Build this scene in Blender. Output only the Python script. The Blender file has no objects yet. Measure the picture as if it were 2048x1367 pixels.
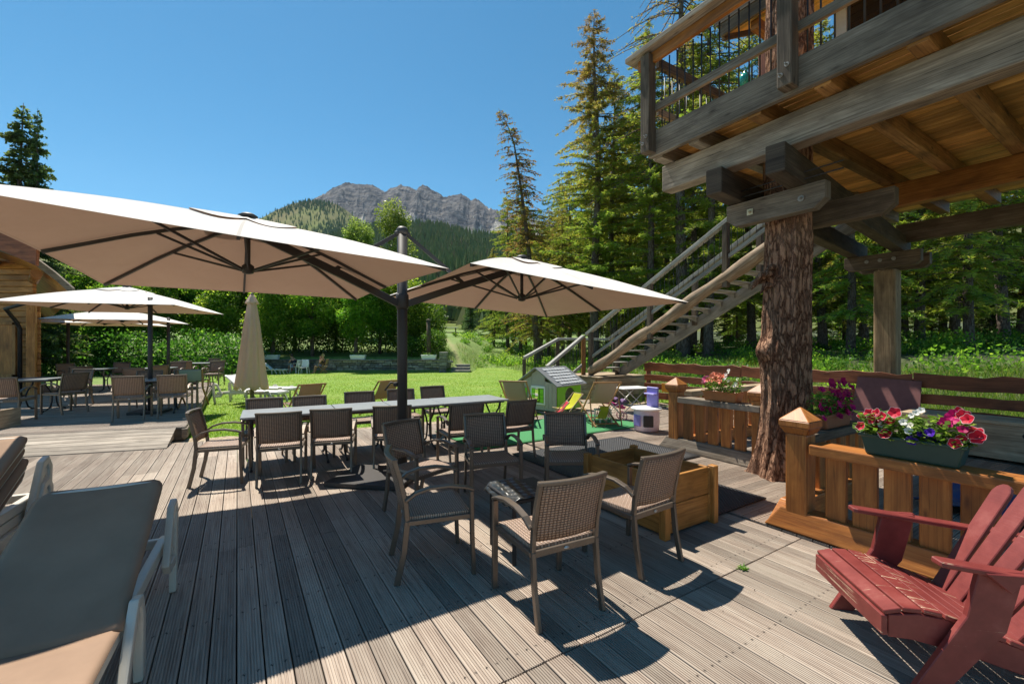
import bpy, bmesh, math, random
import numpy as np
from mathutils import Vector, Matrix, noise as mnoise
random.seed(7); rng = np.random.default_rng(7)
PI = math.pi; rad = math.radians
S = bpy.context.scene
COL = S.collection
# ---------------------------------------------------------------- frame of the place
F, HZ, CH = 870.0, 690.0, 1.68             # focal length and horizon of the lens (for a 2048 px wide frame), eye height
UX, UY = 0.8457, 0.5337                    # deck axis u (across the boards); v runs along the boards
def D(u, v, z=0.0): return Vector((u*UX - v*UY, u*UY + v*UX, z))
def G(px, py, z=0.0):                      # where the floor at height z is met
    Y = F*(CH-z)/(py-HZ); return Vector(((px-1024)/F*Y, Y, z))
def A(px, Y, z=0.0): return Vector(((px-1024)/F*Y, Y, z))
def Vu(px, u):                             # v on the plane u = const
    t = (px-1024)/F; Y = u/(UX*t+UY); return Y*(UX-UY*t)
U3 = Vector((UX, UY, 0)); V3 = Vector((-UY, UX, 0)); Z3 = Vector((0, 0, 1))
# ---------------------------------------------------------------- objects
def tag(o, label=None, cat=None, group=None, kind=None):
    if label: o['label'] = label
    if cat: o['category'] = cat
    if group: o['group'] = group
    if kind: o['kind'] = kind
    return o
def thing(name, label, cat, loc=(0, 0, 0), rz=0.0, group=None):
    o = bpy.data.objects.new(name, None); COL.objects.link(o)
    o.empty_display_size = .1
    o.location = loc; o.rotation_euler = (0, 0, rz)
    return tag(o, label, cat, group)
WORLD = {}
def wthing(name, label, cat, loc, group=None):        # its parts are given in world coordinates
    o = thing(name, label, cat, loc, 0, group); WORLD[o.name] = Vector(loc); return o
CH_OF = {}
def link(o, parent):
    COL.objects.link(o)
    if parent is not None:
        o.parent = parent; CH_OF.setdefault(parent.name, []).append(o)
def copy_tree(o, parent=None):
    c = o.copy(); link(c, parent)
    for ch in list(CH_OF.get(o.name, [])): copy_tree(ch, c)
    return c
def dup(o, loc, rz, label=None, group=None, scale=None):
    c = copy_tree(o); c.location = loc; c.rotation_euler = (0, 0, rz)
    if scale is not None: c.scale = scale if hasattr(scale, '__len__') else (scale,)*3
    if label: c['label'] = label
    if group: c['group'] = group
    return c
class MB:
    def __init__(s): s.v = []; s.f = []; s.uv = []; s.t = []; s.sm = []
    def add(s, vs, fs, uvs=None, tint=None, smooth=False):
        b = len(s.v); s.v += [tuple(p) for p in vs]
        t = random.random() if tint is None else tint
        for k, f in enumerate(fs):
            s.f.append([i+b for i in f]); s.t.append(t); s.sm.append(smooth)
            s.uv += list(uvs[k]) if uvs else [(vs[i][0], vs[i][1]) for i in f]
        return s
    def hexa(s, P, L=None, tint=None, off=None):     # 8 corners: 0-3 one end (ccw), 4-7 the other end
        fs = [(3, 2, 1, 0), (4, 5, 6, 7), (0, 1, 5, 4), (1, 2, 6, 5), (2, 3, 7, 6), (3, 0, 4, 7)]
        P = [Vector(p) for p in P]
        o = off if off is not None else (random.random()*50, random.random()*50)
        L = (P[4]-P[0]).length; w = (P[1]-P[0]).length; h = (P[2]-P[1]).length
        y = [0, w, w+h, 2*w+h, 2*w+2*h]
        uvs = [[(o[0], o[1]), (o[0]+w*.3, o[1]), (o[0]+w*.3, o[1]+h), (o[0], o[1]+h)]]*2
        for k in range(4):
            uvs.append([(o[0], o[1]+y[k]), (o[0], o[1]+y[k+1]), (o[0]+L, o[1]+y[k+1]), (o[0]+L, o[1]+y[k])])
        return s.add(P, fs, uvs, tint)
    def bar(s, p0, p1, w, h, up=(0, 0, 1), tint=None, w2=None, h2=None):
        p0 = Vector(p0); p1 = Vector(p1); d = (p1-p0).normalized(); up = Vector(up)
        if abs(d.dot(up)) > .999: up = Vector((0, 1, 0))
        x = d.cross(up).normalized(); y = x.cross(d).normalized()
        w2 = w if w2 is None else w2; h2 = h if h2 is None else h2
        P = [p0+x*a*w/2+y*b*h/2 for a, b in ((-1, -1), (1, -1), (1, 1), (-1, 1))] + [p1+x*a*w2/2+y*b*h2/2 for a, b in ((-1, -1), (1, -1), (1, 1), (-1, 1))]
        return s.hexa(P, tint=tint)
    def box(s, c, size, rz=0.0, tint=None, ax=0):     # grain along axis ax
        c = Vector(c); R = Matrix.Rotation(rz, 3, 'Z')
        e = [R @ Vector((1, 0, 0)), R @ Vector((0, 1, 0)), Vector((0, 0, 1))]
        d = e[ax]; L = size[ax]; o1, o2 = [(1, 2), (2, 0), (0, 1)][ax]
        P = []
        for q in (-1, 1):
            for a, b in ((-1, -1), (1, -1), (1, 1), (-1, 1)):
                P.append(c + d*q*L/2 + e[o1]*a*size[o1]/2 + e[o2]*b*size[o2]/2)
        return s.hexa(P, tint=tint)
    def prism(s, poly, o, ax, ay, az, th, tint=None):  # poly (x, y) in the plane ax, ay; extruded th along az, centred
        o = Vector(o); ax = Vector(ax); ay = Vector(ay); az = Vector(az); n = len(poly)
        a = [o+ax*x+ay*y-az*th/2 for x, y in poly]; b = [o+ax*x+ay*y+az*th/2 for x, y in poly]
        r = random.random()*40
        fs = [tuple(range(n-1, -1, -1)), tuple(range(n, 2*n))]
        uvs = [[(poly[i][0]+r, poly[i][1]+r) for i in range(n-1, -1, -1)], [(poly[i][0]+r, poly[i][1]+r) for i in range(n)]]
        for i in range(n):
            j = (i+1) % n; fs.append((i, j, n+j, n+i))
            l = math.hypot(poly[j][0]-poly[i][0], poly[j][1]-poly[i][1])
            uvs.append([(r, r), (r+l, r), (r+l, r+th), (r, r+th)])
        return s.add(a+b, fs, uvs, tint)
    def tube(s, pts, r, n=8, cap=True, tint=None, smooth=True, sq=None):
        pts = [Vector(p) for p in pts]; m = len(pts)
        rs = r if hasattr(r, '__len__') else [r]*m
        d0 = (pts[1]-pts[0]).normalized(); up = Vector((0, 0, 1)) if abs(d0.z) < .95 else Vector((0, 1, 0))
        x = d0.cross(up).normalized(); vs = []; Ls = [0]
        for i, p in enumerate(pts):
            d = ((pts[min(i+1, m-1)]-p).normalized() + (p-pts[max(i-1, 0)]).normalized()).normalized()
            x = (x - d*x.dot(d)).normalized(); y = d.cross(x)
            for k in range(n):
                if sq:                                  # rectangular section sq = (w, h)
                    a, b = ((-1, -1), (1, -1), (1, 1), (-1, 1))[k]; vs.append(p + x*a*sq[0]/2*rs[i] + y*b*sq[1]/2*rs[i])
                else:
                    a = 2*PI*k/n; vs.append(p + (x*math.cos(a)+y*math.sin(a))*rs[i])
            if i: Ls.append(Ls[-1]+(p-pts[i-1]).length)
        o = random.random()*30; fs = []; uvs = []
        per = (2*(sq[0]+sq[1]) if sq else 2*PI*max(rs))/n
        for i in range(m-1):
            for k in range(n):
                k2 = (k+1) % n
                fs.append((i*n+k, i*n+k2, (i+1)*n+k2, (i+1)*n+k))
                uvs.append([(o+Ls[i], o+per*k), (o+Ls[i], o+per*(k+1)), (o+Ls[i+1], o+per*(k+1)), (o+Ls[i+1], o+per*k)])
        t = random.random() if tint is None else tint
        s.add(vs, fs, uvs, t, smooth)
        if cap:
            b = len(s.v)-len(vs)
            for f in (list(range(n-1, -1, -1)), list(range((m-1)*n, m*n))):
                s.f.append([b+i for i in f]); s.t.append(t); s.sm.append(False); s.uv += [(o+.02*math.cos(i), o+.02*math.sin(i)) for i in range(n)]
        return s
    def sqtube(s, pts, w, h, tint=None): return s.tube(pts, 1.0, 4, True, tint, False, (w, h))
    def lathe(s, prof, c, n=16, tint=None, smooth=True, ang=0.0):
        c = Vector(c); vs = []; fs = []
        for r, z in prof:
            for k in range(n):
                a = 2*PI*k/n+ang; vs.append(c+Vector((r*math.cos(a), r*math.sin(a), z)))
        for i in range(len(prof)-1):
            for k in range(n):
                fs.append((i*n+k, i*n+(k+1) % n, (i+1)*n+(k+1) % n, (i+1)*n+k))
        s.add(vs, fs, None, tint, smooth)
        b = len(s.v)-len(vs); t = s.t[-1]
        for f, q in ((list(range(n-1, -1, -1)), 0), (list(range(n)), (len(prof)-1)*n)):
            s.f.append([b+q+i for i in f]); s.t.append(t); s.sm.append(False); s.uv += [(math.cos(i), math.sin(i)) for i in range(n)]
        return s
    def grid(s, fn, nu, nv, tint=None, smooth=True, uvs=(1, 1)):
        vs = [fn(i/nu, j/nv) for j in range(nv+1) for i in range(nu+1)]; fs = []; uv = []
        for j in range(nv):
            for i in range(nu):
                a = j*(nu+1)+i; fs.append((a, a+1, a+nu+2, a+nu+1))
                uv.append([(x/nu*uvs[0], y/nv*uvs[1]) for x, y in ((i, j), (i+1, j), (i+1, j+1), (i, j+1))])
        return s.add(vs, fs, uv, tint, smooth)
    def slab(s, fn, nu, nv, th, tint=None, smooth=True, uvs=(1, 1)):   # curved sheet of real thickness; fn -> point, th along its normal
        P = [[Vector(fn(i/nu, j/nv)) for i in range(nu+1)] for j in range(nv+1)]
        N = [[None]*(nu+1) for _ in range(nv+1)]
        for j in range(nv+1):
            for i in range(nu+1):
                a = P[j][min(i+1, nu)]-P[j][max(i-1, 0)]; b = P[min(j+1, nv)][i]-P[max(j-1, 0)][i]
                N[j][i] = a.cross(b).normalized()
        t = random.random() if tint is None else tint
        n1 = (nu+1)*(nv+1); q = lambda i, j, k: k*n1+j*(nu+1)+i
        vs = [P[j][i]+N[j][i]*th/2 for j in range(nv+1) for i in range(nu+1)]+[P[j][i]-N[j][i]*th/2 for j in range(nv+1) for i in range(nu+1)]
        fs = []; uv = []
        for j in range(nv):
            for i in range(nu):
                c = [(x/nu*uvs[0], y/nv*uvs[1]) for x, y in ((i, j), (i+1, j), (i+1, j+1), (i, j+1))]
                fs.append((q(i, j, 0), q(i+1, j, 0), q(i+1, j+1, 0), q(i, j+1, 0))); uv.append(c)
                fs.append((q(i, j+1, 1), q(i+1, j+1, 1), q(i+1, j, 1), q(i, j, 1))); uv.append(c[::-1])
        s.add(vs, fs, uv, t, smooth)
        b = len(s.v)-2*n1; E = []
        for i in range(nu): E += [((i, 0), (i+1, 0)), ((i+1, nv), (i, nv))]
        for j in range(nv): E += [((nu, j), (nu, j+1)), ((0, j+1), (0, j))]
        for (a, c) in E:
            s.f.append([b+q(*c, 0), b+q(*a, 0), b+q(*a, 1), b+q(*c, 1)]); s.t.append(t); s.sm.append(False); s.uv += [(0, 0), (.01, 0), (.01, .01), (0, .01)]
        return s
    def build(s, name, m, parent=None, bevel=0.0, seg=1, loc=None):
        me = bpy.data.meshes.new(name); vs = s.v
        r = parent
        while r is not None and r.parent is not None: r = r.parent
        if r is not None and r.name in WORLD:
            q = WORLD[r.name]; vs = [(a-q.x, b-q.y, c-q.z) for a, b, c in vs]
        elif loc is not None:
            vs = [(a-loc[0], b-loc[1], c-loc[2]) for a, b, c in vs]
        me.from_pydata(vs, [], s.f)
        l = me.uv_layers.new(name='UVMap'); l.data.foreach_set('uv', np.array(s.uv, 'f').ravel())
        a = me.attributes.new('tint', 'FLOAT', 'FACE'); a.data.foreach_set('value', np.array(s.t, 'f'))
        me.polygons.foreach_set('use_smooth', s.sm)
        if bevel:
            bm = bmesh.new(); bm.from_mesh(me)
            ed = [e for e in bm.edges if len(e.link_faces) == 2 and e.calc_face_angle(0) > .6]
            bmesh.ops.bevel(bm, geom=ed, offset=bevel, segments=seg, affect='EDGES', profile=.6, clamp_overlap=True)
            bm.to_mesh(me); bm.free()
        me.materials.append(m); me.update()
        o = bpy.data.objects.new(name, me)
        if loc is not None and parent is None: o.location = loc
        link(o, parent); return o
def cloud(name, V, tint, m, parent=None, k=4, mats=None, mi=None):   # V (n*k, 3): n small faces
    n = len(V)//k; me = bpy.data.meshes.new(name); r = parent
    while r is not None and r.parent is not None: r = r.parent
    if r is not None and r.name in WORLD: V = np.asarray(V)-np.array(WORLD[r.name])
    me.vertices.add(n*k); me.vertices.foreach_set('co', np.ascontiguousarray(V, 'f').ravel())
    me.loops.add(n*k); me.loops.foreach_set('vertex_index', np.arange(n*k, dtype='i'))
    me.polygons.add(n); me.polygons.foreach_set('loop_start', np.arange(0, n*k, k, dtype='i'))
    a = me.attributes.new('tint', 'FLOAT', 'FACE'); a.data.foreach_set('value', np.ascontiguousarray(tint, 'f'))
    me.materials.append(m); me.update(calc_edges=True)
    o = bpy.data.objects.new(name, me); link(o, parent); return o
# ---------------------------------------------------------------- materials
def newmat(name):
    m = bpy.data.materials.new(name); m.use_nodes = True; nt = m.node_tree
    b = nt.nodes['Principled BSDF']; return m, nt, b
def N(nt, t, **k):
    n = nt.nodes.new(t)
    for a, v in k.items():
        if hasattr(n, a): setattr(n, a, v)
        else: n.inputs[a.replace('_', ' ')].default_value = v
    return n
def L(nt, a, b): nt.links.new(a, b)
def math_(nt, op, a, b=None, c=None):
    n = nt.nodes.new('ShaderNodeMath'); n.operation = op
    for i, x in enumerate((a, b, c)):
        if x is None: continue
        if hasattr(x, 'is_output'): nt.links.new(x, n.inputs[i])
        else: n.inputs[i].default_value = x
    return n.outputs[0]
def ramp(nt, src, stops):
    r = nt.nodes.new('ShaderNodeValToRGB'); e = r.color_ramp.elements
    while len(e) > 1: e.remove(e[-1])
    for i, (p, c) in enumerate(stops):
        q = e[0] if i == 0 else e.new(p)
        q.position = p; q.color = (*c, 1) if len(c) == 3 else c
    nt.links.new(src, r.inputs[0]); return r.outputs[0]
def mixc(nt, f, a, b, mode='MIX'):
    n = nt.nodes.new('ShaderNodeMix'); n.data_type = 'RGBA'; n.blend_type = mode
    for i, x in ((0, f), (6, a), (7, b)):
        if hasattr(x, 'is_output'): nt.links.new(x, n.inputs[i])
        else: n.inputs[i].default_value = (*x, 1) if hasattr(x, '__len__') and len(x) == 3 else x
    return n.outputs[2]
def coords(nt, kind, scale=(1, 1, 1)):
    m = nt.nodes.new('ShaderNodeMapping'); m.inputs['Scale'].default_value = scale
    if kind == 'UV':
        u = nt.nodes.new('ShaderNodeUVMap'); u.uv_map = 'UVMap'; L(nt, u.outputs[0], m.inputs[0])
    else:
        t = nt.nodes.new('ShaderNodeTexCoord'); L(nt, t.outputs[kind], m.inputs[0])
    return m.outputs[0]
def noise(nt, co, scale, detail=4, rough=.55, dist=0):
    n = N(nt, 'ShaderNodeTexNoise', Scale=scale, Detail=detail, Roughness=rough, Distortion=dist); L(nt, co, n.inputs['Vector']); return n.outputs[0]
def bump(nt, b, h, strength=.3, dist=.01):
    n = N(nt, 'ShaderNodeBump', Strength=strength, Distance=dist); L(nt, h, n.inputs['Height']); L(nt, n.outputs[0], b.inputs['Normal'])
def tintv(nt):
    a = nt.nodes.new('ShaderNodeAttribute'); a.attribute_name = 'tint'; return a.outputs['Fac']
def hsv(nt, col, h=None, s=None, v=None):
    n = nt.nodes.new('ShaderNodeHueSaturation'); L(nt, col, n.inputs['Color'])
    for k, x in (('Hue', h), ('Saturation', s), ('Value', v)):
        if x is None: continue
        if hasattr(x, 'is_output'): L(nt, x, n.inputs[k])
        else: n.inputs[k].default_value = x
    return n.outputs[0]
def wood(name, ca, cb, cc, rough=.6, bstr=.35, grain=45, var=.5, knots=.0, spec=.3, crack=.8, stain=.55):
    m, nt, b = newmat(name)
    g = noise(nt, coords(nt, 'UV', (1.3, grain, 1)), 1, 7, .65, .3)
    l = noise(nt, coords(nt, 'UV', (1.1, 4, 1)), 1.6, 4, .6, .6)
    c = ramp(nt, g, [(.28, cc), (.45, ca), (.62, cb), (.8, ca)])
    c = mixc(nt, ramp(nt, l, [(.35, (0, 0, 0)), (.7, (1, 1, 1))]), c, tuple(x*.62 for x in ca), 'MIX') if var else c
    if knots:
        vo = N(nt, 'ShaderNodeTexVoronoi', Scale=1.0); L(nt, coords(nt, 'UV', (2.2, 7, 1)), vo.inputs['Vector'])
        c = mixc(nt, ramp(nt, vo.outputs['Distance'], [(.03, (knots,)*3), (.14, (0, 0, 0))]), c, cc)
    cr = N(nt, 'ShaderNodeTexWave', Scale=1.0, Distortion=7.0, Detail=3.0); cr.wave_type = 'BANDS'; cr.bands_direction = 'Y'; cr.inputs['Detail Scale'].default_value = 1.6
    L(nt, coords(nt, 'UV', (.55, 7.5, 1)), cr.inputs['Vector'])
    cm = math_(nt, 'MULTIPLY', ramp(nt, cr.outputs['Fac'], [(.0, (1, 1, 1)), (.022, (0, 0, 0))]), ramp(nt, l, [(.45, (0, 0, 0)), (.6, (1, 1, 1))]))
    if crack: c = mixc(nt, math_(nt, 'MULTIPLY', cm, crack), c, tuple(x*.45 for x in cc))
    sn = noise(nt, coords(nt, 'UV', (.5, 1.2, 1)), 2.6, 4, .6, .4)
    c = mixc(nt, ramp(nt, sn, [(.5, (0, 0, 0)), (.72, (stain,)*3)]), c, tuple(x*.8 for x in cc))
    v = math_(nt, 'MULTIPLY_ADD', tintv(nt), var, 1-var/2)
    c = hsv(nt, c, v=v); L(nt, c, b.inputs['Base Color'])
    b.inputs['Roughness'].default_value = rough; b.inputs['Specular IOR Level'].default_value = spec
    bump(nt, b, g, bstr, .006); return m
def plain(name, c, rough=.5, metal=0.0, spec=.4, nz=.12, bstr=.08, sc=30, coat=0, var=0):
    m, nt, b = newmat(name)
    n = noise(nt, coords(nt, 'Object'), sc, 5, .6)
    n2 = noise(nt, coords(nt, 'Object'), sc*.13, 3, .6)
    col = ramp(nt, math_(nt, 'MULTIPLY_ADD', n2, .6, math_(nt, 'MULTIPLY', n, .4)), [(.3, tuple(x*(1-nz*1.6) for x in c)), (.7, tuple(min(1, x*(1+nz)) for x in c))])
    if var: col = hsv(nt, col, v=math_(nt, 'MULTIPLY_ADD', tintv(nt), var, 1-var/2))
    L(nt, col, b.inputs['Base Color']); b.inputs['Roughness'].default_value = rough; b.inputs['Metallic'].default_value = metal
    b.inputs['Specular IOR Level'].default_value = spec; b.inputs['Coat Weight'].default_value = coat
    if bstr: bump(nt, b, n, bstr, .004)
    return m
def leafy(name, stops, transl=.5, rough=.5, obj=.25, boost=1.6):
    m, nt, b = newmat(name)
    c = ramp(nt, tintv(nt), stops)
    oi = nt.nodes.new('ShaderNodeObjectInfo')
    c = hsv(nt, c, h=math_(nt, 'MULTIPLY_ADD', oi.outputs['Random'], .05, .475), v=math_(nt, 'MULTIPLY_ADD', oi.outputs['Random'], obj, 1-obj/2))
    L(nt, c, b.inputs['Base Color']); b.inputs['Roughness'].default_value = rough; b.inputs['Specular IOR Level'].default_value = .2
    t = nt.nodes.new('ShaderNodeBsdfTranslucent'); L(nt, mixc(nt, 1.0, c, (boost, boost*1.02, boost*.6), 'MULTIPLY'), t.inputs[0])
    mx = nt.nodes.new('ShaderNodeMixShader'); mx.inputs[0].default_value = transl
    L(nt, b.outputs[0], mx.inputs[1]); L(nt, t.outputs[0], mx.inputs[2]); L(nt, mx.outputs[0], nt.nodes['Material Output'].inputs[0])
    return m
def fabric(name, c, transl=.3, tc=None, rough=.85, weave=900, nz=.06):
    m, nt, b = newmat(name)
    n = noise(nt, coords(nt, 'Object'), 2.2, 5, .6); w = noise(nt, coords(nt, 'Object'), weave, 2, .5)
    col = ramp(nt, n, [(.3, tuple(x*(1-nz) for x in c)), (.7, tuple(min(1, x*(1+nz)) for x in c))])
    L(nt, col, b.inputs['Base Color']); b.inputs['Roughness'].default_value = rough; b.inputs['Specular IOR Level'].default_value = .15
    bump(nt, b, w, .15, .001)
    if transl:
        t = nt.nodes.new('ShaderNodeBsdfTranslucent'); t.inputs[0].default_value = (*(tc or c), 1)
        mx = nt.nodes.new('ShaderNodeMixShader'); mx.inputs[0].default_value = transl
        L(nt, b.outputs[0], mx.inputs[1]); L(nt, t.outputs[0], mx.inputs[2]); L(nt, mx.outputs[0], nt.nodes['Material Output'].inputs[0])
    return m
def wicker(name, ax, ay, c1, c2, s=.011):
    m, nt, b = newmat(name); t = nt.nodes.new('ShaderNodeTexCoord'); sp = nt.nodes.new('ShaderNodeSeparateXYZ'); L(nt, t.outputs['Object'], sp.inputs[0])
    x = math_(nt, 'DIVIDE', sp.outputs[ax], s*1.5); y = math_(nt, 'DIVIDE', sp.outputs[ay], s)
    ch = math_(nt, 'MODULO', math_(nt, 'ABSOLUTE', math_(nt, 'ADD', math_(nt, 'FLOOR', x), math_(nt, 'FLOOR', y))), 2.0)
    sx = math_(nt, 'SINE', math_(nt, 'MULTIPLY', math_(nt, 'FRACT', x), PI)); sy = math_(nt, 'SINE', math_(nt, 'MULTIPLY', math_(nt, 'FRACT', y), PI))
    n = nt.nodes.new('ShaderNodeMix'); n.data_type = 'FLOAT'; L(nt, ch, n.inputs[0])
    a = math_(nt, 'MULTIPLY', sx, math_(nt, 'POWER', sy, .35)); c = math_(nt, 'MULTIPLY', sy, math_(nt, 'POWER', sx, .35))
    L(nt, a, n.inputs[2]); L(nt, c, n.inputs[3]); h = n.outputs[0]
    nz = noise(nt, coords(nt, 'Object', (1, 1, 1)), 60, 3)
    col = ramp(nt, h, [(.0, tuple(v*.12 for v in c1)), (.3, c1), (.95, c2)])
    col = hsv(nt, col, v=math_(nt, 'MULTIPLY_ADD', nz, .7, .65))
    L(nt, col, b.inputs['Base Color']); b.inputs['Roughness'].default_value = .42; b.inputs['Specular IOR Level'].default_value = .45
    bump(nt, b, h, .9, .006); return m
M = {}
M['deck'] = None
M['greywood'] = wood('weathered_wood', (.225, .18, .135), (.35, .295, .23), (.06, .043, .032), .8, .55, 60, .5, .9, crack=.9)
M['darkwood'] = wood('old_dark_wood', (.125, .09, .062), (.2, .155, .11), (.03, .022, .016), .8, .55, 60, .5, .9, crack=.9)
M['blackwood'] = wood('blackish_old_wood', (.07, .052, .037), (.115, .088, .062), (.018, .013, .01), .8, .5, 60, .4, .8, crack=.9)  # darkest of the old wood tones, for the carrier beams
M['orangewood'] = wood('varnished_larch', (.37, .145, .035), (.52, .23, .06), (.10, .032, .01), .45, .3, 50, .5, .9)
M['joistwood'] = wood('stained_joist_wood', (.36, .18, .06), (.50, .28, .10), (.06, .03, .013), .6, .35, 50, .6, .9, stain=.9)
M['plankwood'] = wood('honey_planks', (.72, .36, .085), (.84, .52, .17), (.27, .10, .022), .5, .3, 50, .75, .7, stain=.4)
M['chaletwood'] = wood('golden_old_larch', (.50, .225, .065), (.66, .345, .12), (.16, .06, .016), .55, .35, 50, .6, .9)
M['redwood'] = wood('red_brown_stain', (.25, .078, .034), (.35, .125, .055), (.055, .02, .012), .5, .3, 50, .4, .6)
M['fencewood'] = wood('amber_stained_wood', (.45, .155, .032), (.58, .235, .055), (.14, .042, .012), .5, .25, 40, .4, .9, .45)
M['cratewood'] = wood('fresh_larch', (.50, .215, .05), (.62, .3, .085), (.17, .075, .022), .5, .3, 40, .35, .9)
M['palewood'] = wood('pale_bare_wood', (.42, .31, .2), (.55, .43, .29), (.19, .13, .08), .75, .3, 30, .4, .7)
M['stool'] = wood('hardwood_frame', (.42, .22, .09), (.55, .31, .13), (.2, .1, .04), .5, .2, 40, .3)
M['frame'] = plain('taupe_powder_coat', (.175, .138, .108), .38, .55, .5, .1, .05, 60)
M['iron'] = plain('dark_cast_iron', (.035, .035, .038), .5, .4, .5, .15, .1, 50)
M['pole'] = plain('anthracite_aluminium', (.045, .04, .038), .55, .15, .5, .08, .03, 40)
M['steel'] = plain('galvanised_steel', (.55, .55, .53), .4, .8, .5, .1, .05, 60)
M['top'] = plain('grey_table_slab', (.26, .275, .28), .38, 0, .5, .12, .04, 18)
M['wb'] = wicker('woven_strands_upright', 0, 2, (.185, .105, .07), (.44, .285, .195), .0165)
M['ws'] = wicker('woven_strands_flat', 0, 1, (.22, .14, .1), (.52, .375, .285), .0165)
def canopymat():
    m, nt, b = newmat('parasol_cloth'); g = nt.nodes.new('ShaderNodeNewGeometry'); n = noise(nt, coords(nt, 'Object'), 1.6, 5, .6); w = noise(nt, coords(nt, 'Object', (1, 1, 2)), 4.5, 3, .5, 1.2)
    out = ramp(nt, n, [(.3, (.68, .645, .60)), (.7, (.76, .725, .68))]); inn = ramp(nt, n, [(.3, (.325, .245, .195)), (.7, (.38, .29, .235))])  # pale top, brown underside: sunlight and shade put into the cloth colours
    sp = nt.nodes.new('ShaderNodeSeparateXYZ'); L(nt, coords(nt, 'UV'), sp.inputs[0])
    su = math_(nt, 'ABSOLUTE', math_(nt, 'SUBTRACT', math_(nt, 'FRACT', math_(nt, 'ADD', math_(nt, 'MULTIPLY', sp.outputs[0], 8.0), .5)), .5))
    seam = math_(nt, 'MAXIMUM', math_(nt, 'LESS_THAN', math_(nt, 'MULTIPLY', su, math_(nt, 'ADD', sp.outputs[1], .12)), .009), math_(nt, 'GREATER_THAN', sp.outputs[1], .982))
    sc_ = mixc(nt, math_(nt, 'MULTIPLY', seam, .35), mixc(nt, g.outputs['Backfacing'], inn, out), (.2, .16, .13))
    st2 = noise(nt, coords(nt, 'Object', (1, 1, 3)), .9, 6, .7, .8); sc_ = mixc(nt, ramp(nt, st2, [(.52, (0, 0, 0)), (.75, (.3, .3, .3))]), sc_, (.36, .30, .24))
    L(nt, sc_, b.inputs['Base Color']); b.inputs['Roughness'].default_value = .85; b.inputs['Specular IOR Level'].default_value = .12
    bump(nt, b, w, .35, .02); t = nt.nodes.new('ShaderNodeBsdfTranslucent'); t.inputs[0].default_value = (.62, .36, .23, 1); mx = nt.nodes.new('ShaderNodeMixShader'); mx.inputs[0].default_value = .09
    L(nt, b.outputs[0], mx.inputs[1]); L(nt, t.outputs[0], mx.inputs[2]); L(nt, mx.outputs[0], nt.nodes['Material Output'].inputs[0]); return m
M['canopy'] = canopymat()
M['closed'] = fabric('ecru_cloth', (.74, .62, .50), .5, (.88, .70, .54))
M['sling'] = fabric('beige_mesh_sling', (.335, .222, .152), .08, (.36, .25, .17), .85, 420, .16)
M['canvas'] = fabric('brown_canvas', (.27, .2, .155), .3, (.4, .27, .2))
M['canvas2'] = fabric('sand_canvas', (.38, .32, .25), .3, (.4, .3, .22))
M['plastic'] = plain('ivory_resin', (.62, .58, .50), .35, 0, .5, .05, .03, 25)
M['white'] = plain('white_resin', (.78, .78, .76), .35, 0, .5, .04, .02, 25)
# ---------------------------------------------------------------- deck
def deckmat():
    m, nt, b = newmat('grooved_weathered_boards')
    uvn = nt.nodes.new('ShaderNodeUVMap'); uvn.uv_map = 'UVMap'
    sp = nt.nodes.new('ShaderNodeSeparateXYZ'); L(nt, uvn.outputs[0], sp.inputs[0])
    g = noise(nt, coords(nt, 'UV', (1.5, 60, 1)), 1, 7, .68, .3)
    l = noise(nt, coords(nt, 'UV', (.9, 5, 1)), 1.3, 5, .62, .8)
    o = noise(nt, coords(nt, 'Object'), .55, 4, .6)
    c = ramp(nt, g, [(.25, (.10, .072, .056)), (.44, (.275, .215, .17)), (.6, (.395, .325, .262)), (.8, (.30, .24, .19))])
    c = mixc(nt, ramp(nt, l, [(.42, (0, 0, 0)), (.66, (.7, .7, .7))]), c, (.40, .345, .28))
    c = mixc(nt, ramp(nt, o, [(.42, (0, 0, 0)), (.68, (.55, .55, .55))]), c, (.20, .142, .108))
    v = math_(nt, 'MULTIPLY_ADD', tintv(nt), .52, .74); c = hsv(nt, c, v=v)
    x = sp.outputs[0]; y = math_(nt, 'SUBTRACT', math_(nt, 'MODULO', sp.outputs[1], 10.0), .0595)
    dx = math_(nt, 'MULTIPLY', math_(nt, 'SUBTRACT', math_(nt, 'FRACT', math_(nt, 'DIVIDE', math_(nt, 'ADD', x, 100.0), .62)), .5), .62)
    dy = math_(nt, 'SUBTRACT', math_(nt, 'ABSOLUTE', y), .032)
    d = math_(nt, 'SQRT', math_(nt, 'ADD', math_(nt, 'MULTIPLY', dx, dx), math_(nt, 'MULTIPLY', dy, dy)))
    scr = ramp(nt, d, [(.0, (1, 1, 1)), (.0052, (1, 1, 1)), (.0066, (.22, .22, .22)), (.014, (0, 0, 0))])
    c = mixc(nt, scr, c, (.045, .035, .03))
    L(nt, c, b.inputs['Base Color']); b.inputs['Roughness'].default_value = .72; b.inputs['Specular IOR Level'].default_value = .35
    bump(nt, b, g, .45, .004); return m
M['deck'] = deckmat()
PITCH, BW = .126, .1185
prof = [(0, -.03), (0, -.003), (.003, 0)]
for i in range(7):
    a = .0125+i*.0145
    prof += [(a, 0), (a+.0012, -.005), (a+.0055, -.005), (a+.0067, 0)]
prof += [(BW-.003, 0), (BW, -.003), (BW, -.03)]
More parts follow.
